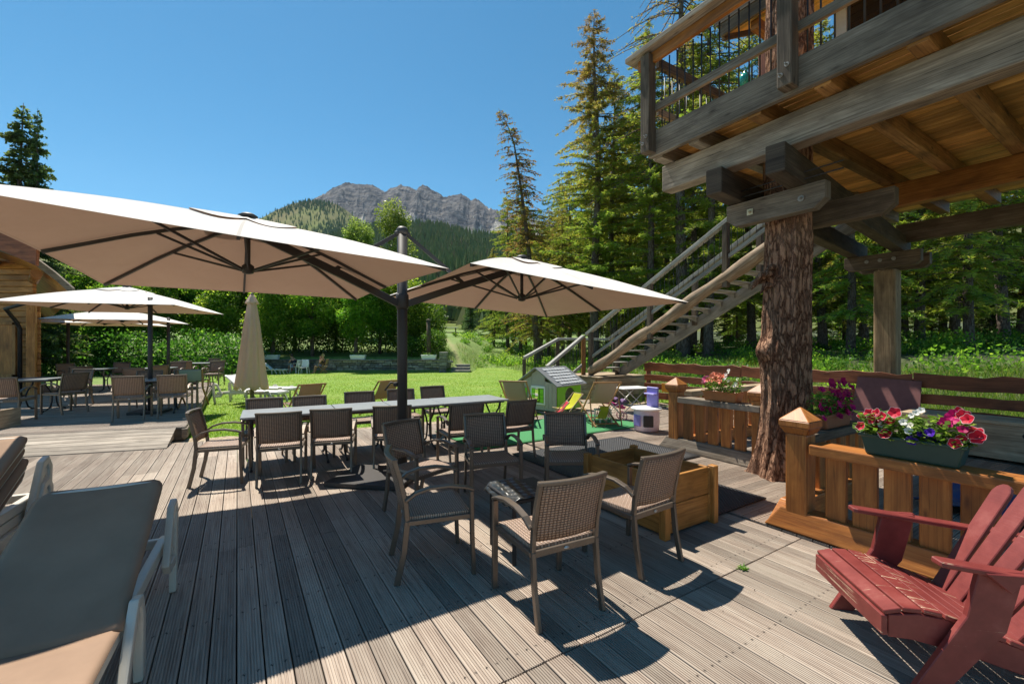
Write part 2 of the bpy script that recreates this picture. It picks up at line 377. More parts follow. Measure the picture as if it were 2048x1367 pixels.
def board(mb, o, al, aw, k, x0, x1, z=0.0, sl=0.0):
    t = random.random(); z += random.uniform(-.0015, .0015); n = len(prof); vs = []
    for x in (x0, x1):
        for (w, h) in prof: vs.append(o+al*x+aw*w+Z3*(z+h+sl*x))
    fs = []; uv = []; y = 10*(k % 37)
    for i in range(n-1):
        fs.append((i, i+1, n+i+1, n+i)); w0 = prof[i][0]+y; w1 = prof[i+1][0]+y
        uv.append([(x0, w0), (x0, w1), (x1, w1), (x1, w0)])
    for q, f in ((0, list(range(n-1, -1, -1))), (n, list(range(n)))):
        fs.append([q+i for i in f]); uv.append([(x0, y+prof[i][0]) for i in f])
    mb.add(vs, fs, uv, t)
def vend(u): return 9.36-.141*(u+.83)
mb = MB(); USPLIT = 4.2
k0 = int(-9/PITCH)
for k in range(k0, int(USPLIT/PITCH)):
    u = k*PITCH; e = vend(u)+.04
    if .93 < u: js = [-2.6+random.uniform(-.3, .3), 1.86, random.choice((5.1, 5.75, 6.4))]
    elif u > -1: js = [-.9+random.choice((0, .6)), 4.24+random.choice((-.05, .03, .12)), 8.0]
    else: js = [random.choice((-1.4, -.8, .4)), random.choice((3.1, 3.7, 4.4)), random.choice((6.8, 7.4))]
    cuts = [-5.5]+js+[e]
    for a, b_ in zip(cuts[:-1], cuts[1:]):
        board(mb, D(u, 0), V3, U3, k, a+(.006 if a == 1.86 else .002), b_-(.006 if b_ == 1.86 else .002))
k = 0; v = -4.0
while v < 8.4:
    e = 11.6
    cuts = [USPLIT, random.choice((6.2, 7.0, 7.6)), random.choice((9.2, 9.9)), e]
    if v > 7.6: cuts = [c for c in cuts if c < 11.0]
    for a, b_ in zip(cuts[:-1], cuts[1:]):
        if v < vend(b_)+.3: board(mb, D(0, v), U3, V3*1, k+200, a+.003, b_-.003)
    v += PITCH; k += 1
tag(mb.build('deck', M['deck']), kind='structure')
mb = MB(); mb.hexa([D(-12, -6, -.14), D(-12, 9.2, -.14), D(-12, 9.2, -.11), D(-12, -6, -.11), D(11.5, -6, -.14), D(11.5, 7.4, -.14), D(11.5, 7.4, -.11), D(11.5, -6, -.11)])
tag(mb.build('underdeck_sheet', plain('dark_sheet_under_boards', (.035, .028, .022), .95, 0, .1)), kind='structure')  # dark sheet added so no sunlit green shows through the board gaps
# raised deck with its ramp
PZ = .2; PC = G(369.5, 852.7, PZ); PC.z = 0
pf = Vector((-.952, -.307, 0)).normalized(); pn = Vector((-pf.y, pf.x, 0)); pn = pn if pn.y > 0 else -pn
mb = MB(); vv = V3.dot(pn); vf = V3.dot(pf)
for k in range(int(11.5*vv/PITCH)):
    p = k*PITCH; st = p/vv*vf
    cuts = [st, st+random.choice((2.2, 3.0, 3.8)), st+random.choice((5.5, 6.5)), st+12]
    for a, b_ in zip(cuts[:-1], cuts[1:]): board(mb, PC+pn*p, pf, pn, k+90, a+.003, b_-.003, PZ)
tag(mb.build('raised_deck', M['deck']), kind='structure')
mb = MB()
q = PC+V3*.0+Z3*.08
mb.bar(PC+Z3*.085-V3*.04, PC+V3*11.4+Z3*.085, .09, .17)
mb.bar(PC-U3*0+Z3*.06+V3*.06, PC+pf*12+Z3*.06+V3*.06, .08, .22)
tag(mb.build('raised_deck_edge', M['greywood'], bevel=.008), kind='structure')
mb = MB()
R0 = G(333, 896.5); R1 = G(352, 855, PZ); run = (Vector((R1.x, R1.y, 0))-R0); rl = run.length
rn = pn; steps = 5
for k in range(6):
    a, b_ = k/6, (k+1)/6-.012
    P = []
    for x in (0, 9.0):
        for (tt, dz) in ((a, -.03), (b_, -.03), (b_, 0), (a, 0)):
            P.append(R0+run*tt+pf*x*(1.0)+Z3*(.012+PZ*tt*.98+dz))
    mb.hexa(P)
mb.hexa([R0+pf*.03+Z3*.004, R1*1.0+pf*.03-Z3*(PZ-.004), R1+pf*.03-Z3*.04, R0+pf*.03+Z3*.006, R0+pf*.07+Z3*.004, R1+pf*.07-Z3*(PZ-.004), R1+pf*.07-Z3*.04, R0+pf*.07+Z3*.006])
tag(mb.build('deck_ramp', wood('ramp_boards', (.34, .28, .22), (.44, .38, .31), (.15, .12, .09), .75, .5, 40, .35, .8)), kind='structure')
# ---------------------------------------------------------------- terrain
def hgt(x, y):
    x = np.asarray(x, float); y = np.asarray(y, float)
    u = x*UX+y*UY; v = -x*UY+y*UX
    dr = u-(13.0+np.clip((v-12)*.26, 0, 40)); db = y-34.0
    back = np.clip((-2.8-x)/1.8, 0, 1)*np.clip((y-28.6)/.5, 0, 1)*1.0
    d = np.maximum(dr, np.where(x < -2.8, y-31, db)); d = np.clip(d, 0, None)
    z = -.13+.13*np.minimum(d, 11)+.045*np.clip(d-11, 0, 200)+back
    z += np.where(d > .5, .12*np.sin(x*.9+y*.31)*np.sin(y*.7-x*.2)*np.clip(d/6, 0, 1), 0)
    und = (u < 12.4) & (v < 9.3)
    return np.where(und, -.16, z)
def gridmesh(name, xs, ys, fn, m, keep=None, kind='structure'):
    X, Y = np.meshgrid(xs, ys); Zz = fn(X, Y); nx, ny = len(xs), len(ys)
    V = np.stack([X, Y, Zz], -1).reshape(-1, 3)
    I = np.arange(nx*ny).reshape(ny, nx); Fq = np.stack([I[:-1, :-1], I[:-1, 1:], I[1:, 1:], I[1:, :-1]], -1).reshape(-1, 4)
    if keep is not None:
        c = V[Fq].mean(1); Fq = Fq[keep(c[:, 0], c[:, 1])]
    me = bpy.data.meshes.new(name); me.from_pydata(V.tolist(), [], Fq.tolist()); me.polygons.foreach_set('use_smooth', [True]*len(me.polygons))
    me.materials.append(m); o = bpy.data.objects.new(name, me); COL.objects.link(o); tag(o, kind=kind); return o
def groundmat():
    m, nt, b = newmat('rough_meadow'); co = coords(nt, 'Object')
    a = noise(nt, co, .35, 6, .6); f = noise(nt, co, 4.5, 5, .65)
    c = ramp(nt, f, [(.3, (.07, .12, .02)), (.5, (.13, .21, .035)), (.68, (.2, .26, .055)), (.8, (.26, .25, .09))])
    c = mixc(nt, ramp(nt, a, [(.55, (0, 0, 0)), (.68, (.6, .6, .6))]), c, (.20, .19, .07))
    sp = nt.nodes.new('ShaderNodeSeparateXYZ'); L(nt, coords(nt, 'Object'), sp.inputs[0])
    ff = math_(nt, 'ADD', math_(nt, 'SUBTRACT', sp.outputs[0], math_(nt, 'MULTIPLY', sp.outputs[1], .2)), math_(nt, 'MULTIPLY', a, 3.0))
    c = mixc(nt, ramp(nt, math_(nt, 'MULTIPLY', ff, .1), [(.12, (0, 0, 0)), (.5, (.85, .85, .85))]), c, (.05, .055, .022))  # forest floor darker than the meadow, tree shade put into its colour
    dst = math_(nt, 'ABSOLUTE', math_(nt, 'ADD', math_(nt, 'ADD', sp.outputs[0], 3.5), math_(nt, 'MULTIPLY', math_(nt, 'SUBTRACT', sp.outputs[1], 30.0), .235)))
    dst = math_(nt, 'ADD', dst, math_(nt, 'MULTIPLY', f, .8))
    pm = math_(nt, 'MULTIPLY', ramp(nt, dst, [(.38, (1, 1, 1)), (.75, (0, 0, 0))]), math_(nt, 'GREATER_THAN', sp.outputs[1], 28.5))
    c = mixc(nt, math_(nt, 'MULTIPLY', pm, .75), c, (.25, .235, .10))
    L(nt, c, b.inputs['Base Color']); b.inputs['Roughness'].default_value = .9; bump(nt, b, f, .8, .05); return m
def lawnmat():
    m, nt, b = newmat('mown_lawn'); co = coords(nt, 'Object')
    a = noise(nt, co, .5, 5, .6); f = noise(nt, co, 14, 6, .7)
    c = ramp(nt, f, [(.3, (.085, .16, .014)), (.5, (.165, .28, .024)), (.72, (.26, .36, .045))])
    c = mixc(nt, ramp(nt, a, [(.45, (0, 0, 0)), (.75, (.55, .55, .55))]), c, (.29, .31, .06))
    L(nt, c, b.inputs['Base Color']); b.inputs['Roughness'].default_value = .85; bump(nt, b, f, .9, .03); return m
M['ground'] = groundmat(); M['lawn'] = lawnmat()
xs = np.concatenate([np.linspace(-220, -40, 30), np.linspace(-38, 45, 130), np.linspace(48, 220, 30)]); ys = np.concatenate([np.linspace(-25, 5, 12), np.linspace(6, 60, 110), np.linspace(62, 420, 60)])
gridmesh('ground', xs, ys, hgt, M['ground'])
def inlawn(x, y):
    u = x*UX+y*UY; v = -x*UY+y*UX
    return (u < 13.4+np.clip((v-12)*.26, 0, 40)) & (v > 7.9) & (x > -17) & (np.where(x < -2.5, y < 28.75, y < 34.3)) & ~((u > 9.5) & (v < 8.8))
gridmesh('lawn', np.linspace(-17, 12, 90), np.linspace(6, 35, 90), lambda x, y: -.1+.012*np.sin(x*1.3)*np.sin(y*1.7+x*.4), M['lawn'], inlawn)
# worn strip of sand and stone slabs along the deck edge
mb = MB()
mb.grid(lambda a, b_: D(-1.2+5.6*a, vend(-1.2+5.6*a)+.03+(.62+.12*math.sin(a*17)+.05*math.sin(a*41))*b_, -.066+.006*math.sin(a*60+b_*9)), 60, 6)
ms, nt, b = newmat('sandy_soil'); f = noise(nt, coords(nt, 'Object'), 9, 6, .7)
L(nt, ramp(nt, f, [(.3, (.16, .11, .07)), (.5, (.38, .29, .2)), (.75, (.52, .42, .31))]), b.inputs['Base Color']); b.inputs['Roughness'].default_value = .95; bump(nt, b, f, .7, .03)
M['sand'] = ms
tag(mb.build('path', ms), kind='structure')
mb = MB()     # bare earth patch behind the play corner
mb.grid(lambda a, b_: D(6.6+4.2*a, vend(8)+.05+(2.0+.25*math.sin(a*9))*b_, -.06+.012*math.sin(a*30+b_*13)), 30, 14)
tag(mb.build('bare_earth_path', ms), kind='structure')
# grass blades on the lawn
def blades(name, P, h, w, m, lean=.5, k3=True):
    n = len(P); a = rng.uniform(0, 2*PI, n); hh = h*rng.uniform(.5, 1.2, n); ww = w*rng.uniform(.7, 1.3, n)
    dx = np.stack([np.cos(a), np.sin(a), 0*a], -1); le = rng.normal(0, lean, (n, 2))*hh[:, None]
    tip = P+np.stack([le[:, 0], le[:, 1], hh], -1)
    V = np.stack([P-dx*ww[:, None]/2, P+dx*ww[:, None]/2, tip], 1).reshape(-1, 3)
    return tag(cloud(name, V, rng.uniform(0, 1, n), m, None, 3), kind='stuff')
M['blade'] = leafy('grass_blades', [(0, (.10, .19, .014)), (.5, (.2, .32, .025)), (1, (.34, .38, .07))], .45, .55, 0)
n = 260000; yy = 7+27*rng.random(n)**1.5; xx = (rng.random(n)*1.25-.75)*yy*1.0
ok = inlawn(xx, yy); uu = xx*UX+yy*UY; v_ = -xx*UY+yy*UX
ok &= (v_ > vend(uu)+.5+.15*np.sin(uu*3))
P = np.stack([xx[ok], yy[ok], np.full(ok.sum(), -.1)], -1)
blades('grass', P, .045, .013, M['blade'], .6)
M['weed'] = leafy('tall_meadow_grass', [(0, (.07, .13, .015)), (.55, (.15, .24, .03)), (.85, (.24, .27, .07)), (1, (.33, .27, .12))], .45, .55, 0)
# tall grass: beside the fence, round the stairs, up the slope
n = 95000; yy = 9+50*rng.random(n)**1.4; xx = rng.uniform(-.22, 1.3, n)*yy
u = xx*UX+yy*UY; v_ = -xx*UY+yy*UX; dd = np.maximum(u-(13.0+np.clip((v_-12)*.26, 0, 40)), np.where(xx < -2.5, np.where(xx > -14, yy-29.4, -9), yy-34))
ok = (((dd > -.1)) | ((u > 11.75) & (v_ < 9.5)) | ((u > 9.6) & (u < 12.6) & (v_ > 8.9) & (v_ < 10.4)))
pth = (np.abs(xx-(-3.5-(yy-30)*.235)) < .4) & (yy > 29)                       # the footpath stays short
ok &= ~pth & (dd < 8)
xx, yy = xx[ok], yy[ok]
P = np.stack([xx, yy, hgt(xx, yy)-.02], -1)
blades('tall_grass', P, .42, .022, M['weed'], .35)
# ---------------------------------------------------------------- rubber mats and the green carpet
def matmat():
    m, nt, b = newmat('perforated_rubber'); co = coords(nt, 'UV', (1, 1, 1))
    sp = nt.nodes.new('ShaderNodeSeparateXYZ'); L(nt, co, sp.inputs[0])
    fx = math_(nt, 'SINE', math_(nt, 'MULTIPLY', sp.outputs[0], 2*PI/.045)); fy = math_(nt, 'SINE', math_(nt, 'MULTIPLY', sp.outputs[1], 2*PI/.045))
    h = math_(nt, 'MULTIPLY', fx, fy)
    L(nt, ramp(nt, h, [(.0, (.016, .016, .019)), (.25, (.05, .05, .055)), (.6, (.012, .012, .013))]), b.inputs['Base Color'])
    b.inputs['Roughness'].default_value = .55; bump(nt, b, h, .8, .01); return m
M['mat'] = matmat()
def flat(name, o, a, b_, th, m, label, cat, nu=14, nv=14, wav=.004):
    o = Vector(o); a = Vector(a); b_ = Vector(b_)
    ph = random.random()*9
    mb = MB(); mb.slab(lambda x, y: o+a*x+b_*y+Z3*(th/2+.006+wav*(1+math.sin(x*7+ph)*math.sin(y*5+ph*2))), nu, nv, th, uvs=(a.length, b_.length))
    return tag(mb.build(name, m), label, cat)
p = G(1533, 998)
flat('rubber_mat', p-U3*.88+V3*1.62, U3*.88, -V3*1.62, .012, M['mat'], 'dark shaded strip of black perforated rubber mat beside the wooden planter, near the tree', 'mat')
p = G(1402, 913)
flat('rubber_mat', p-U3*2.35+V3*1.62, U3*2.35, -V3*1.62, .012, M['mat'], 'wide sunlit black perforated rubber mat behind the wooden planter', 'mat')
m, nt, b = newmat('green_turf_carpet'); f = noise(nt, coords(nt, 'Object'), 160, 3, .6); f2 = noise(nt, coords(nt, 'Object'), 2, 4)
L(nt, mixc(nt, f2, ramp(nt, f, [(.3, (.03, .16, .055)), (.7, (.075, .3, .11))]), (.05, .22, .08)), b.inputs['Base Color']); b.inputs['Roughness'].default_value = .95; bump(nt, b, f, .6, .01)
p = G(1033, 889)
flat('green_carpet', p-U3*.75, U3*4.0, V3*1.75, .01, m, 'flat bright green artificial turf carpet under the children\'s play things', 'carpet', 24, 12, .003)
# ---------------------------------------------------------------- wicker armchair (faces +y)
GCH = 'brown woven armchairs on the terraces'
def make_chair():
    t = thing('armchair', 'x', 'chair', (0, 0, 0), 0, GCH)
    W = .235
    for s in (-1, 1):
        mb = MB(); mb.sqtube([(s*.265, .262, 0), (s*.268, .25, .3), (s*.268, .245, .615)], .038, .03); mb.build('leg', M['frame'], t, .004)
        mb = MB(); mb.sqtube([(s*W, -.285, 0), (s*W, -.235, .22), (s*W, -.212, .44)], .026, .042); mb.build('leg', M['frame'], t, .004)
        mb = MB(); mb.sqtube([(s*.268, .262, .622), (s*.268, .20, .645), (s*.267, .08, .668), (s*.264, -.06, .665), (s*.256, -.16, .635), (s*.246, -.225, .585)], .046, .022); mb.build('armrest', M['frame'], t, .005)
    mb = MB()
    for s in (-1, 1): mb.sqtube([(s*W, -.212, .44), (s*W, -.222, .56), (s*W, -.262, .74), (s*W, -.30, .868)], .026, .036)
    top = [(x, -.30-.035*(1-(x/W)**2), .872) for x in np.linspace(-W-.013, W+.013, 9)]
    mb.sqtube(top, .04, .024); mb.build('back_frame', M['frame'], t, .004)
    def bk(a, b_):
        x = (a-.5)*2*(W-.008); z = .505+.36*b_; y = -.216-.086*max(0, (z-.5)/.36)**1.3-.035*(1-(x/W)**2)
        return (x, y, z)
    mb = MB(); mb.slab(bk, 10, 6, .012); mb.build('backrest', M['wb'], t)
    mb = MB()
    for s in (-1, 1): mb.bar((s*.243, -.21, .425), (s*.262, .245, .43), .022, .034)
    mb.bar((-.25, .243, .428), (.25, .243, .428), .022, .036); mb.bar((-.235, -.214, .425), (.235, -.214, .425), .022, .04)
    mb.build('seat_frame', M['frame'], t, .003)
    def st(a, b_):
        w = .226+.018*b_; x = (a-.5)*2*w; y = -.20+.45*b_
        return (x, y, .452-.016*math.sin(PI*a)*math.sin(PI*min(1, b_*.9+.05))-.02*max(0, b_-.9)*8*.5)
    mb = MB(); mb.slab(st, 8, 8, .022); mb.build('seat', M['ws'], t)
    mb = MB(); mb.lathe([(.0, 0), (.019, 0), (.019, .003), (0, .003)], (0, 0, 0), 14); mb.v = [(x*1.0, -.2262-z, .425+y*.55) for x, y, z in mb.v]; mb.build('badge', M['steel'], t)
    return t
proto = make_chair(); used = [False]
def chair(x, y, fx, fy, label, z=0.0, group=GCH):
    rz = math.atan2(fy, fx)-PI/2
    if not used[0]:
        used[0] = True; c = proto; c.location = (x, y, z); c.rotation_euler = (0, 0, rz); c['label'] = label; return c
    return dup(proto, (x, y, z), rz, label, group)
LB = 'woven armchair '
chair(.235, 2.906, -.46, .888, LB+'seen from behind in half sun, nearest to the red chair and camera')
chair(.96, 3.484, -.57, .82, LB+'with sunlit seat beside the wooden planter, its back to the red chair')
chair(-.62, 3.364, .94, .343, LB+'seen side-on in shade, left of the low black side table')
chair(-.93, 4.43, .8, -.6, LB+'in shade directly in front of the umbrella pole, by the low side table')
chair(-.235, 4.80, .30, -.95, LB+'facing the camera behind the low black side table')
chair(.635, 4.86, .03, -1, LB+'facing the camera in front of the sunlit rubber mat')
ad = Vector((.87, .4925, 0)); nd = Vector((-.4925, .87, 0))
for p, f, l in (((-2.9, 5.47), (-.39, .92), 'seen from behind, leftmost on the near side of the long table'),
                ((-2.37, 5.77), (-.3, .95), 'seen from behind, second from left on the near side of the long table'),
                ((-1.66, 6.05), (-.25, .97), 'partly hidden by the umbrella pole on the near side of the long table'),
                ((-.74, 6.26), (-.42, .9), 'seen from behind, fourth on the near side of the long table'),
                ((.0, 6.6), (-.5, .86), 'seen from behind at the right end of the long table'),
                ((-3.63, 5.45), (.93, .36), 'standing alone at the left end of the long table, seen side-on'),
                ((-3.60, 6.34), (.5, -.86), 'first from the left on the lawn side of the long table'),
                ((-3.04, 6.62), (.53, -.85), 'second from the left on the lawn side of the long table'),
                ((-2.5, 7.24), (.45, -.89), 'middle of five on the lawn side of the long table'),
                ((-1.9, 7.68), (.45, -.89), 'fourth of five, beside the pole, on the lawn side of the long table'),
                ((-1.40, 8.27), (.55, -.83), 'rightmost of five on the lawn side of the long table')):
    chair(p[0], p[1], f[0], f[1], LB+l)
# ---------------------------------------------------------------- long row of tables
def make_table(Lx, name='dining_table'):
    t = thing(name, 'x', 'table', (0, 0, 0), 0, 'grey slab tables in a long row')
    mb = MB(); mb.box((0, 0, .725), (Lx-.012, .8, .03)); mb.build('tabletop', M['top'], t, .006)
    mb = MB()
    for s in (-1, 1):
        mb.bar((s*(Lx/2-.06), -.3, .692), (s*(Lx/2-.06), .3, .692), .04, .03)
    mb.bar((-Lx/2+.06, -.3, .692), (Lx/2-.06, -.3, .692), .03, .03); mb.bar((-Lx/2+.06, .3, .692), (Lx/2-.06, .3, .692), .03, .03)
    mb.build('apron', M['iron'], t, .003)
    for sx in (-1, 1):
        for sy in (-1, 1):
            x = sx*(Lx/2-.13)
            mb = MB(); mb.tube([(x, sy*.30, .69), (x, sy*.25, .58), (x, sy*.12, .46), (x, sy*.06, .36), (x, sy*.075, .22), (x, sy*.13, .1), (x, sy*.24, .045), (x, sy*.33, .04), (x, sy*.36, .02)], [.016]*8+[.02], 8)
            mb.build('leg', M['iron'], t)
        mb = MB(); mb.tube([(sx*(Lx/2-.13), -.065, .36), (sx*(Lx/2-.13), .065, .36)], .014, 6); mb.build('leg_brace', M['iron'], t)
    return t
a0 = Vector((-3.92, 6.32, 0)); depth = -nd*.4
t1 = make_table(1.2); t2 = make_table(.8)
rzT = math.atan2(ad.y, ad.x)
pos = 0; seq = [(t1, 1.2, 'grey slab dining table at the left end of the long row'), (t2, .8, 'short grey slab table second from the left in the long row'),
                (None, .8, 'short grey slab table behind the umbrella pole in the long row'), (None, 1.2, 'grey slab dining table at the right end of the long row, beside the green carpet')]
for i, (o, l, lab) in enumerate(seq):
    c = a0+ad*(pos+l/2)+depth; pos += l
    if o is None: dup([t1, t2][i == 2], c, rzT, lab)
    else: o.location = c; o.rotation_euler = (0, 0, rzT); o['label'] = lab
# ---------------------------------------------------------------- cantilever umbrellas
def canopy_pt(C, P, th, r):         # th 0..4 round the four corners, r 0 (peak) .. 1 (rim)
    k = int(th) % 4; f = th-int(th); q = C[k].lerp(C[(k+1) % 4], f)
    mid = (C[0]+C[1]+C[2]+C[3])/4; mid = Vector((mid.x, mid.y, q.z))
    inw = .045*math.sin(PI*f)*(1 if True else 0)
    q = q.lerp(mid, inw)
    p = P.lerp(q, r)
    p.z += .045*math.sin(PI*r)                      # ribs bow the cloth upward
    w = abs(math.sin(2*PI*f))                               # sag between the ribs
    p.z -= .05*w*math.sin(PI*min(1, r*1.0))*.8
    return p
def umbrella(root, C, P, m=None):
    C = [Vector(c) for c in C]; P = Vector(P); mid = (C[0]+C[1]+C[2]+C[3])/4
    mb = MB(); mb.grid(lambda a, b_: canopy_pt(C, P, a*4, .10+.90*b_), 64, 14)
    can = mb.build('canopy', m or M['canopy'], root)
    mb = MB(); mb.grid(lambda a, b_: canopy_pt(C, P+Z3*.012, a*4, .02+.24*b_)+Z3*(.014*(1-b_)+.006+.006*math.sin(a*8*PI)*b_), 64, 6)
    mb.build('vent_cap', m or M['canopy'], can)
    for k in range(8):
        th = k*.5; mb = MB()
        mb.sqtube([canopy_pt(C, P, th, r)-Z3*(.03 if r < .97 else .02) for r in (.03, .2, .4, .6, .8, .985)], .022, .03); mb.build('rib', M['pole'], root)
    hub = Vector((P.x, P.y, mid.z+.0)); hub = hub+Z3*.03
    for k in range(8):
        th = k*.5; mb = MB(); mb.sqtube([hub+(canopy_pt(C, P, th, .1)-P)*.3, canopy_pt(C, P, th, .48)-Z3*.045], .016, .022); mb.build('strut', M['pole'], root)
    mb = MB(); mb.tube([P+Z3*.02, hub-Z3*.02], .022, 10); mb.lathe([(.02, -.05), (.05, -.04), (.055, .03), (.03, .05)], hub, 14); mb.build('hub', M['pole'], root)
    mb = MB(); mb.lathe([(.085, .0), (.09, .02), (.05, .045), (0, .05)], P+Z3*.02, 14); mb.build('top_cap', M['pole'], root)
    return hub
PB = Vector((-1.372, 5.44, 0)); PT = 3.13
um = wthing('cantilever_parasol', 'twin cantilever parasol with two taupe square canopies hung from one dark post', 'parasol', PB)
mb = MB(); mb.tube([PB+Z3*.05, PB+Z3*(PT-.02)], .062, 20); mb.build('pole', M['pole'], um)
mb = MB(); mb.lathe([(.066, 0), (.075, .02), (.075, .06), (.05, .095), (0, .1)], PB+Z3*(PT-.07), 20); mb.build('pole_cap', M['pole'], um)
mb = MB(); mb.lathe([(.0, 2.13), (.068, 2.13), (.078, 2.15), (.078, 2.3), (.068, 2.32), (0, 2.32)], PB, 20)
mb.build('bracket', M['pole'], um)
mb = MB(); mb.box(PB+Vector((-.32, .02, .035)), (.95, .8, .05), rad(-10)); mb.box(PB+Z3*.08, (.2, .2, .05), rad(-10)); mb.build('base_plate', M['pole'], um, .006)
mb = MB(); mb.tube([PB+Vector((-.06, -.02, 1.2)), PB+Vector((-.13, -.05, 1.22)), PB+Vector((-.2, -.06, 1.12))], .011, 8); mb.lathe([(.03, 0), (.03, .05)], PB+Vector((-.075, -.03, 1.17)), 10); mb.build('crank_handle', M['pole'], um)
C1 = [(-3.32, 2.2, 2.56), (-.576, 3.98, 2.38), (-2.19, 6.15, 2.33), (-4.63, 4.92, 2.37)]; P1 = Vector((-2.64, 4.35, 2.93))  # out-of-view near left corner drawn outward so the canopy shades the stacked loungers
C2 = [(-.37, 3.82, 2.40), (2.19, 5.38, 2.21), (.64, 7.94, 2.20), (-1.93, 6.39, 2.37)]; P2 = Vector((.133, 5.90, 2.83))

for C_, P_ in ((C1, P1), (C2, P2)):
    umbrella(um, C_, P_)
    a = PB+Z3*2.2; d = (Vector((P_.x, P_.y, 0))-PB); dn = d.normalized()
    mb = MB(); mb.sqtube([a+dn*.06, a.lerp(P_-Z3*.10, .45)+Z3*.0, P_-Z3*.10], .05, .085); mb.build('boom', M['pole'], um, .005)
    q = a.lerp(P_-Z3*.08, .5)
    mb = MB(); mb.bar(PB+Z3*(PT-.06)+dn*.05, q+Z3*.0, .025, .045); mb.lathe([(.03, -.02), (.03, .02)], PB+Z3*(PT-.06)+dn*.07, 10); mb.build('tie_rod', M['pole'], um)
# single cantilever parasols over the raised deck
def side_umbrella(label, ctr, rz, half, zr, zp, pole, base_z):
    pole = Vector(pole); r = wthing('cantilever_parasol', label, 'parasol', pole+Z3*base_z, 'single parasols over the raised deck')
    R = Matrix.Rotation(rz, 3, 'Z'); ctr = Vector(ctr)
    C = [ctr+R @ Vector((a*half, b_*half, 0))+Z3*zr for a, b_ in ((-1, -1), (1, -1), (1, 1), (-1, 1))]; P = ctr+Z3*zp
    umbrella(r, C, P)
    mb = MB(); mb.tube([pole+Z3*base_z, pole+Z3*(zr+.18)], .045, 14); mb.build('pole', M['pole'], r)
    mb = MB(); mb.box(pole+Z3*(base_z+.03), (.6, .6, .05), rz); mb.build('base_plate', M['pole'], r, .005)
    mb = MB(); mb.sqtube([pole+Z3*(zr+.05), P-Z3*.1], .05, .075); mb.build('boom', M['pole'], r, .004)
side_umbrella('square taupe parasol over the two sunlit chairs on the raised deck', (-9.2, 10.4, 0), rad(17), 1.55, 2.55, 3.05, (-7.95, 9.56, 0), PZ)
side_umbrella('low flat parasol beside the chalet wall at the back of the raised deck', (-14.6, 15.6, 0), rad(17), 1.45, 2.42, 2.76, (-15.0, 14.7, 0), PZ)
side_umbrella('parasol tucked low right behind the one over the two sunlit chairs', (-11.6, 12.95, 0), rad(17), 1.25, 2.38, 2.72, (-10.9, 13.8, 0), PZ)
# closed parasol on the lawn
cp = A(504, 12.9, -.1)
r = wthing('closed_parasol', 'tall closed ecru parasol standing folded on the lawn', 'parasol', cp)
def fold(a, b_):
    z = 3.22-2.72*b_; th = a*2*PI; R = .06+.36*b_**.75*(1-.1*math.sin(b_*PI)); R = R*(1+.10*math.sin(th*9+b_*1.5)*min(1, b_*3)+.05*math.sin(th*4+1))
    if b_ > .97: z += .05*math.sin(th*9)
    return cp+Vector((R*math.cos(th), R*math.sin(th), z))
mb = MB(); mb.slab(fold, 90, 24, .006); mb.build('folded_cloth', M['closed'], r)
mb = MB(); mb.slab(lambda a, b_: cp+Vector(((.05+.13*b_*(1+.1*math.sin(a*2*PI*7)))*math.cos(a*2*PI), (.05+.13*b_*(1+.1*math.sin(a*2*PI*7)))*math.sin(a*2*PI), 3.27-.26*b_)), 56, 5, .005); mb.build('top_flap', M['closed'], r)
mb = MB(); mb.tube([cp, cp+Z3*3.2], .05, 12); mb.build('pole', M['greywood'], r)
mb = MB(); mb.lathe([(.03, 0), (.05, .03), (.02, .06), (0, .07)], cp+Z3*3.26, 10); mb.build('finial', M['pole'], r)
# ---------------------------------------------------------------- low side table
sp_ = Vector((.10, 3.60, 0)); t = wthing('side_table', 'low black square side table with a crumpled black cover among the armchairs', 'table', sp_)
mb = MB(); mb.box(sp_+Z3*.485, (.46, .46, .03), rad(28)); mb.build('tabletop', M['iron'], t, .006)
R = Matrix.Rotation(rad(28), 3, 'Z')
for sx in (-1, 1):
    for sy in (-1, 1):
        q = R @ Vector((sx*.2, sy*.2, 0)); mb = MB(); mb.bar(sp_+q, sp_+q+Z3*.47, .032, .032); mb.build('leg', M['iron'], t, .003)
def drp(a, b_):
    q = R @ Vector((-.235+.30*a-.02, (b_-.5)*.5, 0)); e = max(0, .18-a)
    return sp_+q+Z3*(.512+.012*math.sin(a*23+b_*11)*math.sin(b_*19)-e*.35)
mb = MB(); mb.slab(drp, 26, 26, .003); o = mb.build('cloth_cover', plain('black_pvc_film', (.035, .037, .036), .28, 0, .6, .2, .1, 60), None, loc=tuple(sp_+Z3*.5))
tag(o, 'crumpled glossy black plastic cover lying on the low side table', 'cover')
